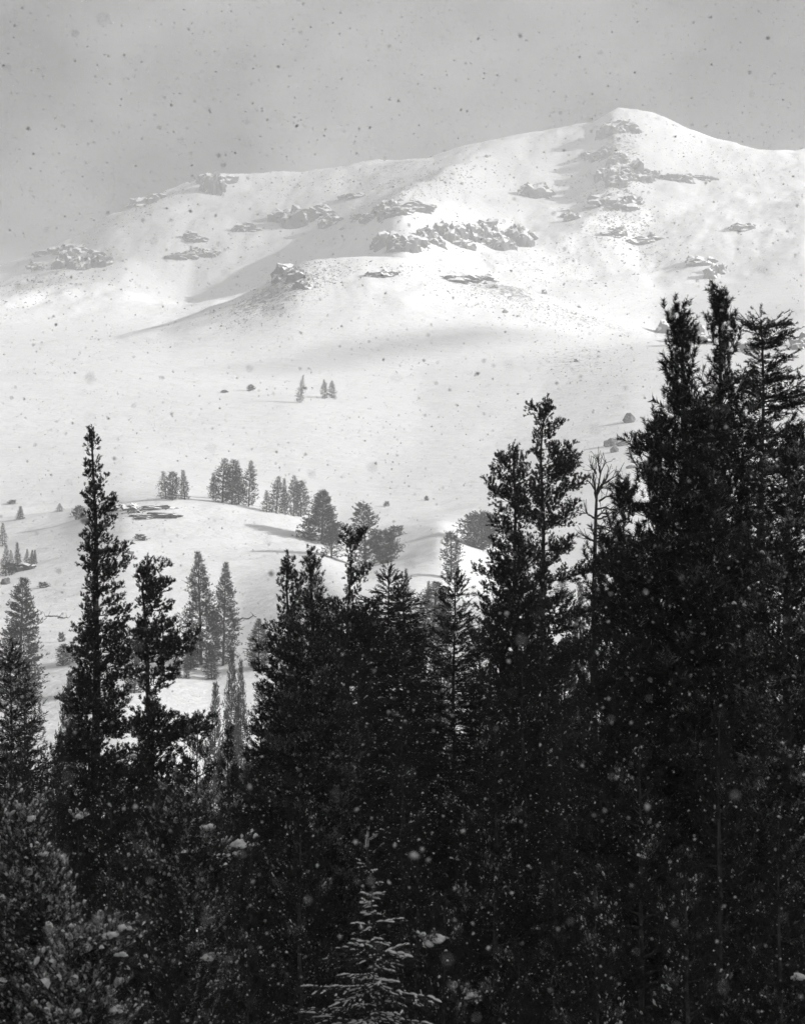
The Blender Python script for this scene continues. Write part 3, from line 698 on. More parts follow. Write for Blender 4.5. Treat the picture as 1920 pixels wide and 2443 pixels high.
# gnarled flat-topped pine
photo_tree('gnarled_pine', 'gnarled wind-bent pine with flat sparse crown and twisted bare limbs', 'pine tree', 74,
  [(862, 1252), (842, 1290), (836, 1330), (838, 1400), (830, 1450), (828, 1560), (828, 2443)],
  [(1250, 838, 880), (1262, 822, 896), (1280, 810, 890), (1296, 806, 880), (1310, 815, 850), (1330, 830, 846), (1352, 832, 895), (1370, 824, 900), (1395, 834, 895), (1420, 835, 885), (1440, 790, 905), (1480, 760, 930), (1600, 740, 930), (2443, 740, 930)],
  .22, 200, 'fine', seed=41, rise=-.05, topw=1.5, leaders=2)
# firs behind the centre
photo_tree('fir_tree', 'dark fir with a small domed top just right of the gnarled pine', 'fir tree', 78,
  [(926, 1350), (926, 1500), (926, 2443)],
  [(1352, 920, 934), (1366, 905, 944), (1385, 900, 952), (1400, 890, 958), (1420, 872, 985), (1470, 850, 1000), (1520, 830, 1015), (1640, 820, 1035), (2443, 800, 1040)],
  .25, 285, 'fir', seed=43)
photo_tree('fir_tree', 'shaggy fir with drooping right boughs before the misty tree', 'fir tree', 70,
  [(962, 1384), (964, 1500), (966, 2443)],
  [(1384, 956, 970), (1400, 948, 985), (1440, 930, 1012), (1470, 920, 1028), (1500, 910, 1010), (1560, 890, 1030), (1700, 870, 1050), (2443, 850, 1060)],
  .24, 280, 'fir', seed=47)
photo_tree('spruce_tree', 'slim dark spruce with a spiky leader and stepped boughs in the centre gap', 'spruce tree', 58,
  [(1084, 1362), (1084, 1500), (1082, 1700), (1080, 2443)],
  [(1366, 1082, 1086), (1385, 1074, 1096), (1400, 1066, 1108), (1430, 1058, 1112), (1470, 1042, 1134), (1520, 1036, 1130), (1580, 1020, 1150), (1650, 1010, 1160), (1760, 1000, 1170), (2443, 980, 1180)],
  .18, 240, 'fir', seed=53, rise=.12)
# twin trunks right of centre
photo_tree('pine_tree', 'dense column-shaped pine standing beside the tall trunk', 'pine tree', 74,
  [(1226, 1062), (1228, 1150), (1228, 1400), (1225, 2443)],
  [(1060, 1196, 1258), (1080, 1190, 1264), (1120, 1178, 1268), (1160, 1160, 1270), (1185, 1148, 1268), (1240, 1168, 1268), (1290, 1160, 1275), (1340, 1146, 1285), (1400, 1146, 1300), (1480, 1140, 1330), (1600, 1130, 1340), (2443, 1110, 1340)],
  .28, 285, 'fine', seed=59, rise=.15)
photo_tree('pine_tree', 'tall pine with long tiered limbs reaching to the right of its bare trunk', 'pine tree', 71,
  [(1304, 946), (1294, 990), (1290, 1080), (1296, 1200), (1294, 1350), (1296, 1500), (1298, 2443)],
  [(944, 1282, 1322), (965, 1264, 1336), (1000, 1262, 1352), (1040, 1276, 1360), (1070, 1272, 1400), (1095, 1270, 1425), (1110, 1285, 1380), (1150, 1272, 1420), (1175, 1270, 1430), (1200, 1280, 1425), (1225, 1280, 1450), (1240, 1270, 1450), (1262, 1290, 1340), (1290, 1290, 1400), (1300, 1290, 1430), (1350, 1286, 1445), (1366, 1285, 1420), (1395, 1280, 1350), (1440, 1280, 1440), (2443, 1240, 1420)],
  .26, 220, 'fine', seed=61)
# the big right pine: two leaders
photo_tree('pine_tree', 'largest dark pine, shorter of its twin leaders, set with upright bottlebrush shoots', 'pine tree', 42,
  [(1624, 738), (1622, 770), (1628, 850), (1632, 1000), (1640, 1300), (1650, 2443)],
  [(704, 1612, 1636), (740, 1606, 1646), (768, 1596, 1650), (790, 1590, 1658), (820, 1584, 1668), (855, 1580, 1660), (885, 1600, 1655), (920, 1592, 1668), (960, 1574, 1680), (1000, 1545, 1690), (1040, 1530, 1690), (1070, 1514, 1700), (1100, 1530, 1710), (1170, 1520, 1720), (1220, 1490, 1720), (1300, 1460, 1720), (1450, 1440, 1730), (1600, 1420, 1740), (1800, 1400, 1750), (2443, 1380, 1760)],
  .28, 285, 'brush', seed=67, rise=.05, steep=.4)
photo_tree('pine_tree', 'dark pine with the highest thin leader of all, rising like a spire', 'pine tree', 44,
  [(1714, 698), (1718, 770), (1720, 900), (1724, 1200), (1730, 2443)],
  [(662, 1708, 1722), (700, 1704, 1736), (740, 1700, 1742), (790, 1694, 1748), (830, 1690, 1752), (850, 1700, 1745), (880, 1700, 1740), (910, 1690, 1780), (950, 1680, 1800), (990, 1670, 1810), (1030, 1640, 1810), (1100, 1620, 1810), (1300, 1590, 1830), (2443, 1560, 1850)],
  .26, 260, 'brush', seed=71, rise=.05, steep=.5)
photo_tree('fir_tree', 'flat-topped fir with a broad head on a bare trunk behind the twin leaders', 'fir tree', 50,
  [(1814, 742), (1816, 790), (1818, 880), (1818, 960), (1816, 1100), (1816, 2443)],
  [(744, 1790, 1850), (752, 1776, 1900), (780, 1780, 1904), (810, 1798, 1898), (840, 1800, 1890), (860, 1800, 1892), (872, 1750, 1840), (890, 1760, 1870), (905, 1745, 1930), (930, 1790, 1950), (948, 1770, 1960), (962, 1800, 1940), (985, 1802, 1900), (1010, 1790, 1930), (1060, 1800, 1950), (1200, 1780, 1960), (2443, 1740, 1980)],
  .23, 175, 'fir', seed=73, rise=.10, topw=3.0, leaders=1, vary=.3, tiers=.42, rag=.9)
photo_tree('pine_tree', 'dark pine filling the frame edge below the flat-topped fir', 'pine tree', 39,
  [(1880, 1005), (1878, 1200), (1876, 1600), (1880, 2443)],
  [(1005, 1850, 1920), (1040, 1835, 1960), (1090, 1820, 1960), (1150, 1810, 1980), (1250, 1790, 1990), (1450, 1780, 2010), (2443, 1720, 2040)],
  .26, 200, 'bushy', seed=79, fmat=M_FROST)
photo_tree('pine_tree', 'small spiky pine top at the left skirt of the largest pine', 'pine tree', 46,
  [(1487, 1140), (1488, 1200), (1488, 1400), (1490, 2443)],
  [(1142, 1480, 1494), (1165, 1478, 1506), (1200, 1478, 1512), (1225, 1474, 1516), (1250, 1462, 1516), (1290, 1450, 1520), (1330, 1440, 1530), (1400, 1430, 1540), (2443, 1400, 1560)],
  .16, 130, 'brush', seed=83, rise=.1)
# left edge firs
photo_tree('fir_tree', 'thin dark fir with a bare spiky tip before the misty pine', 'fir tree', 55,
  [(24, 1535), (25, 1700), (26, 2443)],
  [(1538, 22, 27), (1560, 14, 36), (1600, 6, 48), (1650, -8, 62), (1720, -20, 85), (1800, -30, 110), (2000, -50, 130), (2443, -60, 140)],
  .14, 220, 'fir', seed=89, rise=.1)
photo_tree('pine_tree', 'open twiggy young pine right of the thin spiky fir', 'pine tree', 52,
  [(62, 1590), (60, 1700), (58, 2443)],
  [(1590, 54, 70), (1620, 44, 92), (1650, 30, 108), (1690, 20, 100), (1740, 10, 120), (1850, 0, 150), (2443, -20, 170)],
  .13, 110, 'dusty', seed=97, rise=.2)
# the snow-laden pines low in the picture
photo_tree('pine_tree', 'snow-laden pine at the lower corner with white clumps on its tufts', 'pine tree', 27,
  [(20, 1878), (60, 1980), (105, 2200), (125, 2443)],
  [(1880, 6, 34), (1920, 0, 60), (1960, -20, 110), (2010, -40, 118), (2080, -60, 140), (2150, -60, 168), (2230, -80, 190), (2320, -80, 250), (2443, -80, 280)],
  .13, 150, 'snowy', seed=101, fmat=M_FROST, rise=.1)
photo_tree('pine_tree', 'snowy pine with bright snow cushions stretching its boughs toward the dark centre', 'pine tree', 25,
  [(205, 2190), (200, 2300), (190, 2443)],
  [(2190, 180, 330), (2230, 150, 338), (2270, 140, 300), (2330, 110, 310), (2400, 100, 320), (2443, 90, 320)],
  .09, 80, 'snowy', seed=103, fmat=M_FROST)
photo_tree('pine_tree', 'open-limbed pine with long snow-tipped boughs around a straight dark trunk', 'pine tree', 34,
  [(415, 1860), (418, 1930), (428, 2060), (434, 2250), (436, 2443)],
  [(1860, 340, 480), (1900, 330, 490), (1960, 350, 520), (2010, 320, 590), (2070, 276, 570), (2110, 300, 560), (2160, 268, 540), (2220, 320, 560), (2443, 320, 600)],
  .12, 120, 'dusty', seed=107, fmat=M_FROST)
photo_tree('young_hemlock', 'young snow-covered hemlock with a thin pale stem and level boughs', 'young hemlock', 24,
  [(877, 1985), (880, 2080), (884, 2200), (892, 2443)],
  [(1988, 875, 880), (2018, 860, 900), (2030, 850, 910), (2045, 872, 886), (2064, 838, 930), (2080, 872, 888), (2100, 860, 900), (2128, 810, 965), (2150, 865, 905), (2180, 790, 958), (2210, 840, 950), (2250, 830, 955), (2300, 755, 1030), (2350, 715, 1080), (2400, 720, 1060), (2443, 710, 1040)],
  .045, 75, 'hemlock', seed=109, rise=.02, leaders=1, tiers=.15, vary=.62, small_up=.06)

# trees of the wood behind and between: a few kinds, each placed many times
def proto(kind, H, w, seed, nb, T, K, zb=.03, shape='cone', **kw):
    rng = np.random.default_rng(seed)
    zz = np.linspace(0, H, 22)
    tr = np.stack([np.cumsum(rng.normal(0, .02, 22)), np.cumsum(rng.normal(0, .02, 22)), zz], 1)
    fr = np.array([zb, .15, .3, .45, .6, .75, .88, .96, 1.0])
    sh = {'cone': [.8, 1, .95, .8, .62, .42, .22, .1, .03], 'column': [.7, .96, 1, .92, .76, .50, .26, .11, .01], 'ragged': [.5, .9, .7, 1, .6, .7, .4, .3, .06],
          'spire': [1, .9, .6, .5, .38, .28, .16, .08, .03], 'round': [.35, .7, .95, 1, 1, .95, .75, .5, .2], 'skirt': [1, .98, .95, .85, .7, .42, .3, .18, .03],
          'high': [.1, .15, .25, .6, .95, 1, .8, .55, .2], 'bush': [.9, 1, 1, .95, .85, .7, .5, .35, .15]}[shape]
    a = np.array(sh) * w / 2
    jv = .40 if kw.get('bw', 0) > .02 else .22
    jl, jr = rng.uniform(1 - jv, 1 + jv, 9), rng.uniform(1 - jv, 1 + jv, 9)
    r = kw.pop('radius', H * .014)
    return tr, r, grow(tr, r, fr * H, a * jl, a * jr, nb, T, K, rng, kind, zlow=zb * H, **kw)
def proto_parts(key, P, fmat, twig_r=.004):
    root = bpy.data.objects.new('prototype', None); COL.objects.link(root)
    ps = build('p', root, P[0], P[1], P[2], fmat, twig_r=twig_r, sides=6)
    out = [(p.name.split('.')[0], p.data) for p in ps]
    for p in ps: bpy.data.objects.remove(p)
    bpy.data.objects.remove(root)
    return out, P[0][-1, 2]
PROTO = {
 'near_pine': proto_parts('a', proto('pine', 16, 5.6, 201, 120, 14, 8, shape='column', tlen=.15, blen=.11, blades_n=12, bw=.011, snow=.08, capsize=.04, twig=.34), M_FROST),
 'near_pine_open': proto_parts('b', proto('pine', 15, 6.0, 203, 85, 16, 9, shape='ragged', tlen=.17, blen=.11, blades_n=12, bw=.011, snow=.12, capsize=.042, wood=1.4, twig=.32), M_FROST),
 'near_fir': proto_parts('c', proto('fir', 16, 5.6, 205, 170, 16, 5, shape='cone', tlen=.24, blen=.08, blades_n=13, bw=.012, snow=.06, capsize=.04, twig=.45), M_NEEDLE),
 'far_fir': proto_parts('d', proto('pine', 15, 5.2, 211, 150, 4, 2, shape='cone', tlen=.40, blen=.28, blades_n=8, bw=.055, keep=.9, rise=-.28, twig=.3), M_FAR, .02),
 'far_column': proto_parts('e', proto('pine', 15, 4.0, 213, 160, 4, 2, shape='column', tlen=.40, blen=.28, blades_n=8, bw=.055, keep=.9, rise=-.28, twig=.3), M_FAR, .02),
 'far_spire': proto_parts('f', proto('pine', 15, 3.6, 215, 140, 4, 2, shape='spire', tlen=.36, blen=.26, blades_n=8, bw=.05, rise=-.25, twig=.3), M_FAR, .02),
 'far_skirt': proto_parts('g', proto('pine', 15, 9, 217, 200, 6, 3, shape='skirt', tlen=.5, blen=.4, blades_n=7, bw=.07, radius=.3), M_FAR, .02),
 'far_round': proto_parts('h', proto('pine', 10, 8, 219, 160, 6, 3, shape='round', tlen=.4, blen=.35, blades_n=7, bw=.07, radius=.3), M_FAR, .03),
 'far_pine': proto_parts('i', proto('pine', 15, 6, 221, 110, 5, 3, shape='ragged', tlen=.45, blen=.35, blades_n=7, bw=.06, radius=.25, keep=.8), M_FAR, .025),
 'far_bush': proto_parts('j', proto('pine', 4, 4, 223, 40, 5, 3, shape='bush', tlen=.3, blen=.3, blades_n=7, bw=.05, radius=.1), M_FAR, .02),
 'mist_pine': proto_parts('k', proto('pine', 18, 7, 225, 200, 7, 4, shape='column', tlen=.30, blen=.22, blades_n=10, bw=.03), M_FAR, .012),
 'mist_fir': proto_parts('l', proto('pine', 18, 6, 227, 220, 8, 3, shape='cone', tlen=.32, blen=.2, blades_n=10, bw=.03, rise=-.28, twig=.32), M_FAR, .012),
}
PW = {'near_pine': 5.6, 'near_pine_open': 6.0, 'near_fir': 5.6, 'far_fir': 5.2, 'far_column': 4.0, 'far_spire': 3.6, 'far_skirt': 9, 'far_round': 8, 'far_pine': 6, 'far_bush': 4, 'mist_pine': 7, 'mist_fir': 6}
def place(key, name, label, cat, group, base, H, W, rz, tilt=0.0):
    parts, h0 = PROTO[key]
    r = empty(name, base, label, cat, group)
    r.scale = (W / PW[key], W / PW[key], H / h0); r.rotation_euler = (0, tilt, rz)
    for nm, me in parts:
        q = link(nm, me, r)
        if nm == 'snow_caps': q['kind'] = 'stuff'
    if 'near' in key: TREES.append((label, r, np.array([np.array(base), np.array(base) + np.array([0, 0, H])]), M_FROST))
    return r
# hazy trees on the slope: column, top row, foot row, width in pixels
FARTREES = [
 ('far_fir', 396, 1126, 1191, 30, 'front fir of the close hazy pair on the mound crest', 'hazy trees on the mound crest'),
 ('far_pine', 411, 1129, 1196, 38, 'wider fir of the close hazy pair on the mound crest', 'hazy trees on the mound crest'),
 ('far_spire', 441, 1124, 1193, 22, 'slim hazy spire just right of the close pair on the crest', 'hazy trees on the mound crest'),
 ('far_spire', 509, 1130, 1190, 20, 'thin bare-tipped fir at the left of the dense four-tree clump', 'hazy trees on the mound crest'),
 ('far_column', 531, 1099, 1200, 48, 'broadest fir of the dense clump on the crest', 'hazy trees on the mound crest'),
 ('far_column', 553, 1099, 1204, 32, 'dark tall fir in the middle of the dense clump', 'hazy trees on the mound crest'),
 ('far_column', 571, 1104, 1205, 24, 'slim fir at the right side of the dense clump', 'hazy trees on the mound crest'),
 ('far_column', 593, 1104, 1209, 30, 'separate columnar fir right beside the dense clump', 'hazy trees on the mound crest'),
 ('far_fir', 636, 1170, 1222, 28, 'short pale fir at the left of the loose group', 'hazy trees on the mound crest'),
 ('far_column', 659, 1140, 1226, 32, 'dark plump fir in the loose group on the crest', 'hazy trees on the mound crest'),
 ('far_spire', 681, 1143, 1229, 22, 'sparse thin fir between two fuller ones in the loose group', 'hazy trees on the mound crest'),
 ('far_column', 700, 1138, 1232, 30, 'tall blunt-topped fir in the loose group', 'hazy trees on the mound crest'),
 ('far_pine', 718, 1150, 1234, 40, 'ragged fir leaning right at the end of the loose group', 'hazy trees on the mound crest'),
 ('far_skirt', 769, 1176, 1298, 78, 'broad cone-shaped tree with a full skirt on the bright mound', 'hazy trees near the bright mounds'),
 ('far_fir', 790, 1244, 1332, 54, 'paler fir in front of the broad cone-shaped tree', 'hazy trees near the bright mounds'),
 ('far_pine', 872, 1206, 1352, 66, 'pale ragged pine behind the gnarled pine', 'hazy trees near the bright mounds'),
 ('far_round', 915, 1268, 1345, 62, 'pale low spreading pine behind the gnarled pine crown', 'hazy trees near the bright mounds'),
 ('far_bush', 945, 1256, 1282, 36, 'small flat-crowned pine at the right of the pale spreading pine', 'hazy trees near the bright mounds'),
 ('far_pine', 1076, 1272, 1384, 54, 'pale two-lobed pine above the slim spruce', 'hazy trees near the bright mounds'),
 ('far_round', 1148, 1226, 1312, 74, 'round bushy pale tree left of the column-shaped pine', 'hazy trees near the bright mounds'),
 ('far_fir', 1340, 1376, 1440, 40, 'hazy fir seen under the tall pine limbs', 'hazy trees near the bright mounds'),
 ('far_fir', 714, 896, 962, 19, 'lone leaning fir on the open snowfield casting a long shadow', 'lone trees on the snowfield'),
 ('far_column', 775, 906, 951, 13, 'left one of the twin small firs on the open snowfield', 'lone trees on the snowfield'),
 ('far_column', 791, 908, 949, 13, 'right one of the twin small firs on the open snowfield', 'lone trees on the snowfield'),
 ('far_bush', 599, 918, 933, 18, 'small wind-swept shrub left of the lone leaning fir', 'lone trees on the snowfield'),
 ('far_bush', 535, 930, 937, 15, 'tiny prostrate shrub far left on the open snowfield', 'lone trees on the snowfield'),
 ('far_bush', 1017, 1184, 1196, 12, 'tiny bush in the middle of the plain snow', 'lone trees on the snowfield'),
 ('far_bush', 923, 1196, 1209, 11, 'tiny bush above the bright mounds on plain snow', 'lone trees on the snowfield'),
 ('far_bush', 30, 1193, 1204, 18, 'tiny wind-bent shrub near the left frame edge', 'lone trees on the snowfield'),
 ('far_fir', 142, 1200, 1221, 16, 'small stout fir left of the bushy shrub', 'small firs on the left slope'),
 ('far_spire', 48, 1210, 1242, 16, 'small slim fir below the wind-bent shrub', 'small firs on the left slope'),
 ('far_bush', 188, 1208, 1240, 34, 'dense bushy shrub touching the slender pine', 'small firs on the left slope'),
 ('far_fir', 5, 1250, 1304, 18, 'hazy fir cut by the left frame edge', 'small firs on the left slope'),
 ('far_fir', 14, 1306, 1378, 28, 'tallest dense fir at the left of the rock group', 'small firs on the left slope'),
 ('far_fir', 30, 1314, 1370, 16, 'middle fir behind the snow-capped rock', 'small firs on the left slope'),
 ('far_spire', 43, 1298, 1366, 18, 'pointed fir standing highest behind the snow-capped rock', 'small firs on the left slope'),
 ('far_fir', 63, 1310, 1352, 14, 'first of three little firs right of the snow-capped rock', 'small firs on the left slope'),
 ('far_spire', 74, 1312, 1350, 11, 'middle one of three little firs right of the snow-capped rock', 'small firs on the left slope'),
 ('far_spire', 83, 1312, 1347, 11, 'last of three little firs right of the snow-capped rock', 'small firs on the left slope'),
 ('far_bush', 103, 1388, 1403, 26, 'low dark shrub on the snow between two left slopes', 'small firs on the left slope'),
 ('far_bush', 334, 1274, 1290, 28, 'low sprawling shrub under the rocky mound', 'small firs on the left slope'),
 ('far_bush', 145, 1508, 1532, 15, 'small dark bush between misty pine and slender pine', 'small firs on the left slope'),
 ('far_pine', 150, 1538, 1590, 34, 'small flagged pine above the shaded bank', 'small firs on the left slope'),
 ('far_fir', 174, 1532, 1580, 24, 'pale small fir touching the slender pine', 'small firs on the left slope'),
 ('mist_pine', 44, 1396, 1680, 110, 'large misty pine with a ragged top at the left edge', 'misty pines beyond the near wood'),
 ('mist_fir', 480, 1330, 1588, 72, 'misty fir with blunt top right of the curved pine', 'misty pines beyond the near wood'),
 ('mist_fir', 532, 1356, 1590, 72, 'misty pointed fir, right of the blunt one', 'misty pines beyond the near wood'),
 ('mist_pine', 617, 1484, 1600, 60, 'small misty pine tucked behind the centre pine', 'misty pines beyond the near wood'),
 ('mist_pine', 320, 1500, 1660, 70, 'misty round pine seen between slender and curved trunks', 'misty pines beyond the near wood'),
 ('mist_pine', 455, 1520, 1600, 50, 'low misty pine under the curved pine limbs', 'misty pines beyond the near wood'),
 ('mist_pine', 505, 1545, 1625, 34, 'flat-branched little misty pine on the shaded bank', 'misty pines beyond the near wood'),
 ('far_spire', 425, 1572, 1625, 14, 'tiny misty spire left of a matching one', 'misty pines beyond the near wood'),
 ('far_spire', 444, 1565, 1622, 15, 'tiny misty spire, right of a matching one', 'misty pines beyond the near wood'),
 ('mist_fir', 1030, 1400, 1530, 90, 'misty fir hanging behind the slim spruce', 'misty pines beyond the near wood'),
 ('far_spire', 1022, 1386, 1450, 16, 'pale thin spire beside the slim spruce', 'misty pines beyond the near wood'),
 ('far_spire', 968, 1358, 1420, 16, 'pale thin spire above the shaggy fir', 'misty pines beyond the near wood'),
]
rng = np.random.default_rng(77)
for key, px, top, foot, wpx, lab, grp in FARTREES:
    p = find(px, foot)[0]; sc = p[1] / F
    Hh = (foot - top) * sc * 1.06
    bush = key == 'far_bush'
    place(key, 'shrub' if bush else ('pine_tree' if 'pine' in key or 'round' in key else 'fir_tree'), lab, 'shrub' if bush else ('pine tree' if 'pine' in key or 'round' in key else 'fir tree'), grp,
          p - np.array([0, 0, .3]), Hh, wpx * sc * rng.uniform(1.1, 1.5), rng.uniform(0, 6.28), .13 if px == 714 else rng.normal(0, .045))
# misty trees that stand lower, between the banks (distance given)
MID = [('mist_fir', 510, 1635, 190, 84, 'misty fir filling the gap behind the curved pine boughs', 'misty pines beyond the near wood'),
 ('mist_fir', 552, 1555, 230, 66, 'misty slim fir left of its taller-looking neighbour in the gap', 'misty pines beyond the near wood'),
 ('mist_fir', 582, 1580, 215, 60, 'misty slim fir closest to the centre pine in the gap', 'misty pines beyond the near wood'),
 ('mist_pine', 142, 1610, 170, 100, 'thin misty pine left of the slender pine base', 'misty pines beyond the near wood'),
 ('mist_fir', 1040, 1450, 210, 120, 'misty tree mass between the shaggy fir and the slim spruce', 'misty pines beyond the near wood'),
 ('mist_pine', 1370, 1400, 200, 110, 'misty pine under the bare snag', 'misty pines beyond the near wood')]
WOOD = [
 ('near_pine', 130, 1760, 66, 150, 'dark pine between the twiggy young pine and the slender pine'),
 ('near_fir', 60, 1800, 48, 200, 'dark fir behind the snow-laden corner pine'),
 ('near_pine_open', 270, 1850, 60, 260, 'dark pine in front of the slender and curved trunks'),
 ('near_pine', 180, 1960, 44, 260, 'dark pine right of the snow-laden corner pine'),
 ('near_pine', 350, 1800, 80, 240, 'dark pine behind the curved pine trunk'),
 ('near_pine_open', 470, 1720, 62, 200, 'snow-flecked pine below the misty gap'),
 ('near_pine', 560, 1740, 50, 240, 'frosted pine right under the misty gap'),
 ('near_fir', 620, 1640, 72, 200, 'dark fir behind the left side of the centre pine'),
 ('near_pine', 600, 1980, 38, 300, 'snow-flecked pine left of the young hemlock, lower half'),
 ('near_pine_open', 720, 1900, 42, 320, 'open pine with bare limbs beside the young hemlock'),
 ('near_pine', 800, 1480, 66, 180, 'rounded pine between the tufted top and the gnarled trunk'),
 ('near_fir', 880, 1560, 60, 260, 'shaggy dark fir below the domed fir top'),
 ('near_fir', 960, 1700, 52, 280, 'dark fir behind the young hemlock, above it'),
 ('near_pine', 1000, 1960, 40, 300, 'dark pine right of the young hemlock top'),
 ('near_pine_open', 1060, 2160, 30, 280, 'pine with snow cushions right of the young hemlock'),
 ('near_fir', 1150, 1480, 68, 260, 'dark fir below the column-shaped pine'),
 ('near_pine', 1250, 1560, 60, 260, 'dark pine under the tiered limbs of the tall pine'),
 ('near_pine_open', 1180, 1720, 46, 320, 'snow-tipped dark pine in the middle of the shade'),
 ('near_pine', 1400, 1460, 62, 230, 'dark pine below the bare snag'),
 ('near_fir', 1330, 1640, 50, 280, 'dark fir left of the largest pine lower boughs'),
 ('near_pine', 1330, 1980, 36, 340, 'shaded pine in the lower centre right'),
 ('near_pine_open', 1500, 1780, 38, 360, 'shaded pine with dusted tufts under the largest pine'),
 ('near_pine', 1680, 1700, 34, 360, 'dusted pine below the spire leader'),
 ('near_pine_open', 1620, 2080, 29, 380, 'dusted pine low in the corner shade'),
 ('near_pine', 1820, 1960, 32, 340, 'shaded pine low at the frame edge'),
 ('near_pine_open', 1440, 2180, 28, 340, 'dusted pine at the bottom, left of the corner shade'),
 ('near_pine', 1240, 2260, 27, 300, 'low snow-tipped pine at the bottom centre right'),
 ('near_pine_open', 600, 2260, 26, 300, 'low snow-tipped pine at the bottom, left of the hemlock'),
 ('near_pine', 420, 2290, 23, 240, 'low snow-tipped pine beneath the open-limbed pine'),
 ('near_fir', 760, 1700, 80, 260, 'dark fir behind the tufted centre pine'),
 ('near_fir', 1560, 1500, 56, 260, 'dark fir behind the largest pine'),
 ('near_pine', 1760, 1300, 52, 240, 'dark pine behind the spire leader'),
 ('near_pine_open', 1100, 1860, 56, 280, 'dark pine behind the shaded middle'),
 ('near_fir', 220, 1740, 90, 280, 'dark fir behind the slender pine base'),
 ('near_fir', 1660, 1350, 60, 220, 'dark fir between the twin leaders, lower down'),
 ('near_pine', 1418, 1318, 77, 130, 'dark pine hiding the foot of the bare snag'),
 ('near_pine', 1565, 1000, 53, 230, 'dark pine behind the shorter twin leader, thickening its shoulder'),
 ('near_fir', 1690, 940, 55, 230, 'dark fir between the twin leaders, close below their fork'),
 ('near_pine', 1770, 1130, 55, 230, 'dark pine between the spire leader and the flat-topped fir'),
 ('near_fir', 1490, 1290, 60, 230, 'dark fir behind the spiky small top'),
 ('near_pine', 1215, 1290, 82, 190, 'dark pine between the column-shaped pine and the tall bare trunk'),
 ('near_fir', 690, 1480, 66, 190, 'dark fir behind the loose-crowned pine top'),
 ('near_pine', 1000, 1540, 74, 200, 'dark pine between the shaggy fir and the slim spruce'),
 ('near_fir', 120, 1850, 100, 300, 'dark fir far back between the corner pine and the slender pine'),
 ('near_pine', 430, 1830, 105, 300, 'dark pine far back below the misty gap'),
 ('near_fir', 640, 1780, 110, 300, 'dark fir far back behind the centre pine'),
 ('near_pine', 900, 1640, 115, 300, 'dark pine far back behind the shaggy fir'),
 ('near_fir', 1130, 1640, 110, 300, 'dark fir far back under the column-shaped pine'),
 ('near_pine', 1330, 1580, 110, 300, 'dark pine far back beneath the bare snag'),
 ('near_fir', 1500, 1520, 100, 280, 'dark fir far back behind the spiky small top'),
 ('near_pine', 1880, 1420, 90, 280, 'dark pine far back at the frame edge'),
 ('near_pine', 10, 1780, 90, 260, 'dark pine far back at the corner under the misty pine'),
]
for key, px, top, Y, wpx, lab, grp in MID + [w + ('trees filling the shaded wood',) for w in WOOD]:
    s = float(ray(px, top)[0]); zb = float(ground(s, Y)[0]) - .2; zt = at(px, top, Y)[2]
    nm = 'fir_tree' if 'fir' in key else 'pine_tree'
    place(key, nm, lab, nm.replace('_', ' '), grp, (s * Y, Y, zb), zt - zb, wpx * Y / F * ((1.45 if Y > 55 else 1.25) if 'near' in key else 1.1), rng.uniform(0, 6.28), rng.normal(0, .015))

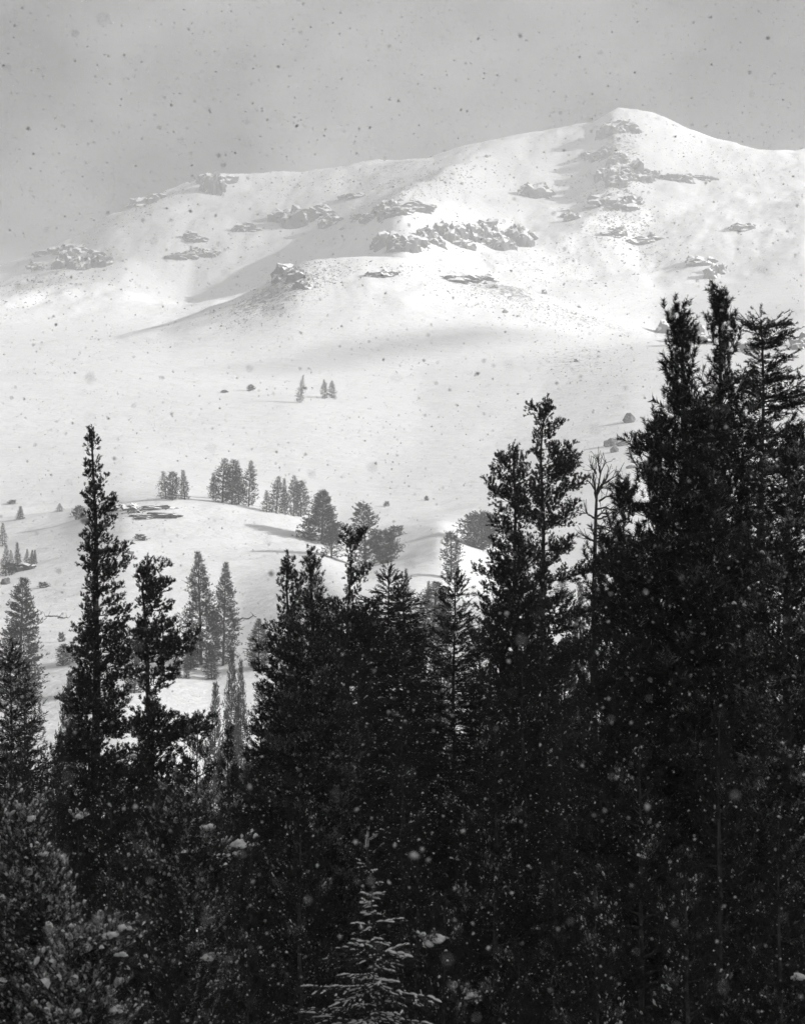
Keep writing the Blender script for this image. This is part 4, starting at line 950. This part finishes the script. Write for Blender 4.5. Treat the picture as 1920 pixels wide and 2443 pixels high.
# bare snag with every limb of its own
def snag():
    Y = 79; rng = np.random.default_rng(5)
    pts = [(1423, 1180), (1421, 1230), (1419, 1300), (1417, 1400), (1415, 1600)]
    s = float(ray(*pts[-1])[0]); zb = float(ground(s, Y)[0]) - .2; base = np.array([s * Y, Y, zb])
    root = empty('dead_tree', base, 'bare leafless snag with forked twigs beside the tall tiered pine', 'dead tree')
    tp = np.array([at(a, b, Y) for a, b in pts] + [base]) - base
    v, q = tubes(tp[None], np.array([[.045, .06, .07, .085, .11, .2]]), 8); link('trunk', make_mesh('trunk', v, [q], M_BARK, smooth=True), root)
    limbs = [[(1422, 1190), (1418, 1165), (1414, 1130), (1420, 1108)], [(1423, 1182), (1427, 1160), (1432, 1128), (1446, 1105)], [(1423, 1182), (1430, 1166), (1446, 1140), (1452, 1115)], [(1423, 1178), (1434, 1160), (1460, 1142), (1480, 1126)],
             [(1420, 1170), (1412, 1155), (1402, 1143)], [(1428, 1196), (1444, 1184), (1462, 1180), (1478, 1174)], [(1424, 1168), (1440, 1163), (1458, 1160)], [(1422, 1215), (1442, 1213), (1462, 1217), (1476, 1228)],
             [(1422, 1234), (1434, 1226), (1452, 1222), (1466, 1222)], [(1422, 1236), (1440, 1234), (1458, 1230)], [(1418, 1236), (1404, 1230), (1396, 1224)], [(1420, 1255), (1440, 1256), (1452, 1250)], [(1420, 1262), (1446, 1258), (1462, 1266)],
             [(1420, 1280), (1444, 1276), (1460, 1268), (1470, 1262)], [(1420, 1284), (1440, 1288), (1456, 1296)], [(1418, 1292), (1400, 1286), (1390, 1280)], [(1421, 1130), (1416, 1118), (1410, 1108)], [(1432, 1128), (1428, 1112), (1426, 1102)]]
    for l in limbs:
        P = np.array([at(a, b, Y) for a, b in l]) - base
        dep = rng.normal(0, .35); P[:, 1] += np.linspace(0, dep, len(P))
        P = np.stack([np.interp(np.linspace(0, len(P) - 1, 7), np.arange(len(P)), P[:, j]) for j in range(3)], 1)
        P[1:] += rng.normal(0, .02, (6, 3))
        vs, qs = [], []; off = 0
        v, q = tubes(P[None], np.linspace(.046, .014, 7)[None], 5); vs.append(v); qs.append(q); off += len(v)
        for k in range(11):                       # fine twigs
            i = rng.integers(2, 7); d = nrm(P[min(i, 6)] - P[i - 1]); d = nrm(d + rng.normal(0, .6, 3) + np.array([0, 0, .25]))
            ln = rng.uniform(.2, .55); Q = np.stack([P[i], P[i] + d * ln * .5 + rng.normal(0, .02, 3), P[i] + d * ln + np.array([0, 0, .03])])
            v, q = tubes(Q[None], np.array([[.014, .011, .008]]), 3); vs.append(v); qs.append(q + off); off += len(v)
        link('limb', make_mesh('limb', np.concatenate(vs), [np.concatenate(qs)], M_BARK), root)
snag()

# fallen trunks and twigs on the left slope
def log(px, py, wpx, label, seed):
    rng = np.random.default_rng(seed); p = find(px, py)[0]; sc = p[1] / F; w = wpx * sc
    root = empty('fallen_log', p, label, 'log', 'dead wood on the snow')
    P = np.stack([np.linspace(-w / 2, w / 2, 6), rng.normal(0, .25, 6), .1 + rng.normal(0, .16, 6)], 1)
    v, q = tubes(P[None], np.linspace(.2, .08, 6)[None], 6); link('log', make_mesh('log', v, [q], M_BARK), root)
    vs, qs, off = [], [], 0
    for k in range(9):
        i = rng.integers(0, 6); d = nrm(rng.normal(0, .8, 3) + np.array([.5, 0, .6])); ln = rng.uniform(.3, 1.3)
        v, q = tubes(np.stack([P[i], P[i] + d * ln])[None], np.array([[.06, .03]]), 4); vs.append(v); qs.append(q + off); off += len(v)
    link('branch_stubs', make_mesh('branch_stubs', np.concatenate(vs), [np.concatenate(qs)], M_BARK), root)
log(125, 1474, 34, 'short fallen log with upright stubs on the left slope', 1)
log(150, 1476, 26, 'second fallen log with stubs, right of the short one', 2)
log(598, 1478, 60, 'fallen dead tree with bare branches on the bank beside the centre pine', 3)

# big cushions of snow lying on boughs
from mathutils import Matrix, Euler, Vector
def cushion(owner, px, py, wpx, hpx, label, seed):
    lab, root, tr, fmat = [q for q in TREES if owner in q[0]][0]
    rg = np.random.default_rng(int(seed)); Yt = tr[0][1]
    p = at(px, py, Yt); reach = abs(p[0] - np.interp(p[2], tr[:, 2], tr[:, 0]))
    Y = Yt - .35 - .45 * min(reach, 1.6); p = at(px, py, Y); sc = Y / F
    inv = Matrix.LocRotScale(root.location, root.rotation_euler, root.scale).inverted()
    # the bough that carries it
    w = wpx * sc; zt = p[2] - hpx * sc * .55 - .12 * reach
    q = np.array([np.interp(zt, tr[:, 2], tr[:, 0]), Yt, zt]); d = p + np.array([0, 0, -hpx * sc * .35]) - q
    d = d * (1 + .45 * w / np.linalg.norm(d)); l = float(np.linalg.norm(d))
    li = int(np.argmin(np.abs(np.log(np.array(LENGTHS) / l))))
    o = link('bough', bough_mesh('snowy', li, int(seed) % 3, M_FROST), root)
    o.matrix_parent_inverse = inv; o.location = q; k = l / LENGTHS[li]; o.scale = (k, k, k)
    o.rotation_euler = (0, -math.atan2(d[2], math.hypot(d[0], d[1])), math.atan2(d[1], d[0]))
    n = max(4, int(wpx / 5)); V, T, off = [], [], 0; ux = d / l
    for k in range(n):
        v, f = ico(2)
        r = hpx * sc * rg.uniform(.38, .74) * (1 - .4 * abs((k + .5) / n * 2 - 1))
        nz = fbm(v[:, 0] * 2.2 + seed + k, v[:, 2] * 2.2 + v[:, 1] * 1.6, seed, 3, .6)
        v = v * (1 + .6 * nz)[:, None] * np.array([1.35, 1.15, .9]) * r; v[:, 2] = np.where(v[:, 2] < 0, v[:, 2] * .6, v[:, 2])
        x = (k + .5 + rg.uniform(-.35, .35)) / n * 2 - 1
        V.append(v + ux * np.sign(ux[0] or 1) * x * w * .45 + np.array([0, rg.normal(0, .35) * hpx * sc, rg.normal(0, .14) * hpx * sc])); T.append(f + off); off += len(v)
    bi = Matrix.LocRotScale(o.location, o.rotation_euler, o.scale).inverted()
    o = link('snow_cushion', make_mesh('snow_cushion', np.concatenate(V), [np.concatenate(T)], M_SNOWCAP, smooth=True), o)
    o.matrix_parent_inverse = bi; o.location = p
    o['label'] = label
for i, a in enumerate([
 ('open-limbed', 494, 1976, 46, 17, 'tilted snow cushion on an upper bough'), ('open-limbed', 569, 2018, 34, 17, 'rounded snow cushion at the tip of a long bough'),
 ('right of the snow-laden corner', 190, 1948, 26, 15, 'lone snow lump in the dark'), ('slender and curved trunks', 315, 1806, 34, 9, 'flat bright snow patch'),
 ('stretching its boughs', 262, 2232, 60, 17, 'long bright snow cushion on the topmost bough'), ('stretching its boughs', 302, 2216, 36, 16, 'bright snow cushion at a bough tip'),
 ('stretching its boughs', 290, 2280, 40, 13, 'snow cushion on the second bough'), ('stretching its boughs', 210, 2262, 34, 14, 'snow cushion close to the stem'),
 ('stretching its boughs', 280, 2412, 44, 17, 'low bright snow cushion'), ('snow cushions right of', 1046, 2243, 30, 22, 'domed snow cushion'),
 ('snow cushions right of', 1022, 2254, 26, 14, 'smaller snow cushion beside the domed one'), ('snow cushions right of', 1126, 2376, 44, 12, 'flat low snow cushion'),
 ('lower corner', 75, 1956, 28, 13, 'snow lump high on the tree'), ('lower corner', 104, 2040, 20, 14, 'round snow lump in the middle of the tree'),
 ('open-limbed', 498, 2281, 24, 20, 'round snow lump right of the trunk'), ('low at the frame edge', 1905, 2335, 44, 16, 'snow cushion cut by the frame edge')]): cushion(*a, i + 3)

# snow clouds added unseen on the sun's side, high outside the air box; their soft shade lies on the slopes
sdir = np.array([math.sin(SUN_AZ) * math.cos(SUN_ELEV), math.cos(SUN_AZ) * math.cos(SUN_ELEV), math.sin(SUN_ELEV)])
mc = bpy.data.materials.new('shade_cloud_vapour'); mc.use_nodes = True
n = mc.node_tree; n.nodes.remove(n.nodes['Principled BSDF'])
cv_ = n.nodes.new('ShaderNodeVolumePrincipled'); cv_.inputs['Color'].default_value = (.95, .95, .95, 1); cv_.inputs['Density'].default_value = .004
n.links.new(cv_.outputs[0], n.nodes['Material Output'].inputs['Volume'])
V, T, off = [], [], 0
sx_ = np.array([math.cos(SUN_AZ), -math.sin(SUN_AZ), 0.])       # across the sun's rays
for k, (px, py, ra, rb, rc, dist) in enumerate([(1020, 815, 62, 200, 14, 3300), (880, 845, 80, 200, 11, 3500), (330, 540, 420, 100, 190, 3900), (820, 405, 330, 110, 60, 3800)]):  # the wide last ones are added to dull the left slope and ridge snow
    g = find(px, py)[0]; c = g + sdir * dist
    v, f = ico(3); v = v * (1 + .35 * fbm(v[:, 0] * 1.5 + k, v[:, 1] * 1.5 + v[:, 2], 40 + k, 3))[:, None]
    up_ = np.cross(sdir, sx_); up_ = up_ * np.sign(up_[2])
    V.append(c + v[:, :1] * ra * sx_ + v[:, 1:2] * rb * sdir + v[:, 2:] * rc * up_); T.append(f + off); off += len(v)
o = link('shade_clouds', make_mesh('shade_clouds', np.concatenate(V), [np.concatenate(T)], mc, smooth=True)); o['kind'] = 'stuff'
print('cloud x', min(v[:, 0].min() for v in V), 'z', min(v[:, 2].min() for v in V), 'box z', zmax)

# falling snow: flakes of wet snow hanging in the air in front of the camera and through the wood
rng = np.random.default_rng(9)
NF = 56000
Yf = 5.0 + 50 * rng.random(NF) ** (1 / 1.9)
fx = rng.uniform(-.235, .235, NF) * (Yf + 4); t0, t1 = float(ray(960, 2520)[1]), float(ray(960, -80)[1])
fz = (t0 + (t1 - t0) * rng.random(NF)) * Yf + rng.uniform(-.6, .6, NF)
size = np.clip(.0047 * rng.lognormal(0, .45, NF), .0020, .014)
NB = 150
Yf[:NB] = rng.uniform(2.2, 5.0, NB); fx[:NB] = rng.uniform(-.23, .23, NB) * Yf[:NB]; fz[:NB] = (t0 + (t1 - t0) * rng.random(NB)) * Yf[:NB]; size[:NB] = rng.uniform(.002, .005, NB)
o = link('falling_snow', scatter('falling_snow', np.stack([fx, Yf, fz], 1), size, M_FLAKE, rng, 1.0, .7)); o['kind'] = 'stuff'
tri = sum(len(m.polygons) for m in bpy.data.meshes)
print('meshes', len(bpy.data.meshes), 'faces', tri, 'objects', len(bpy.data.objects))
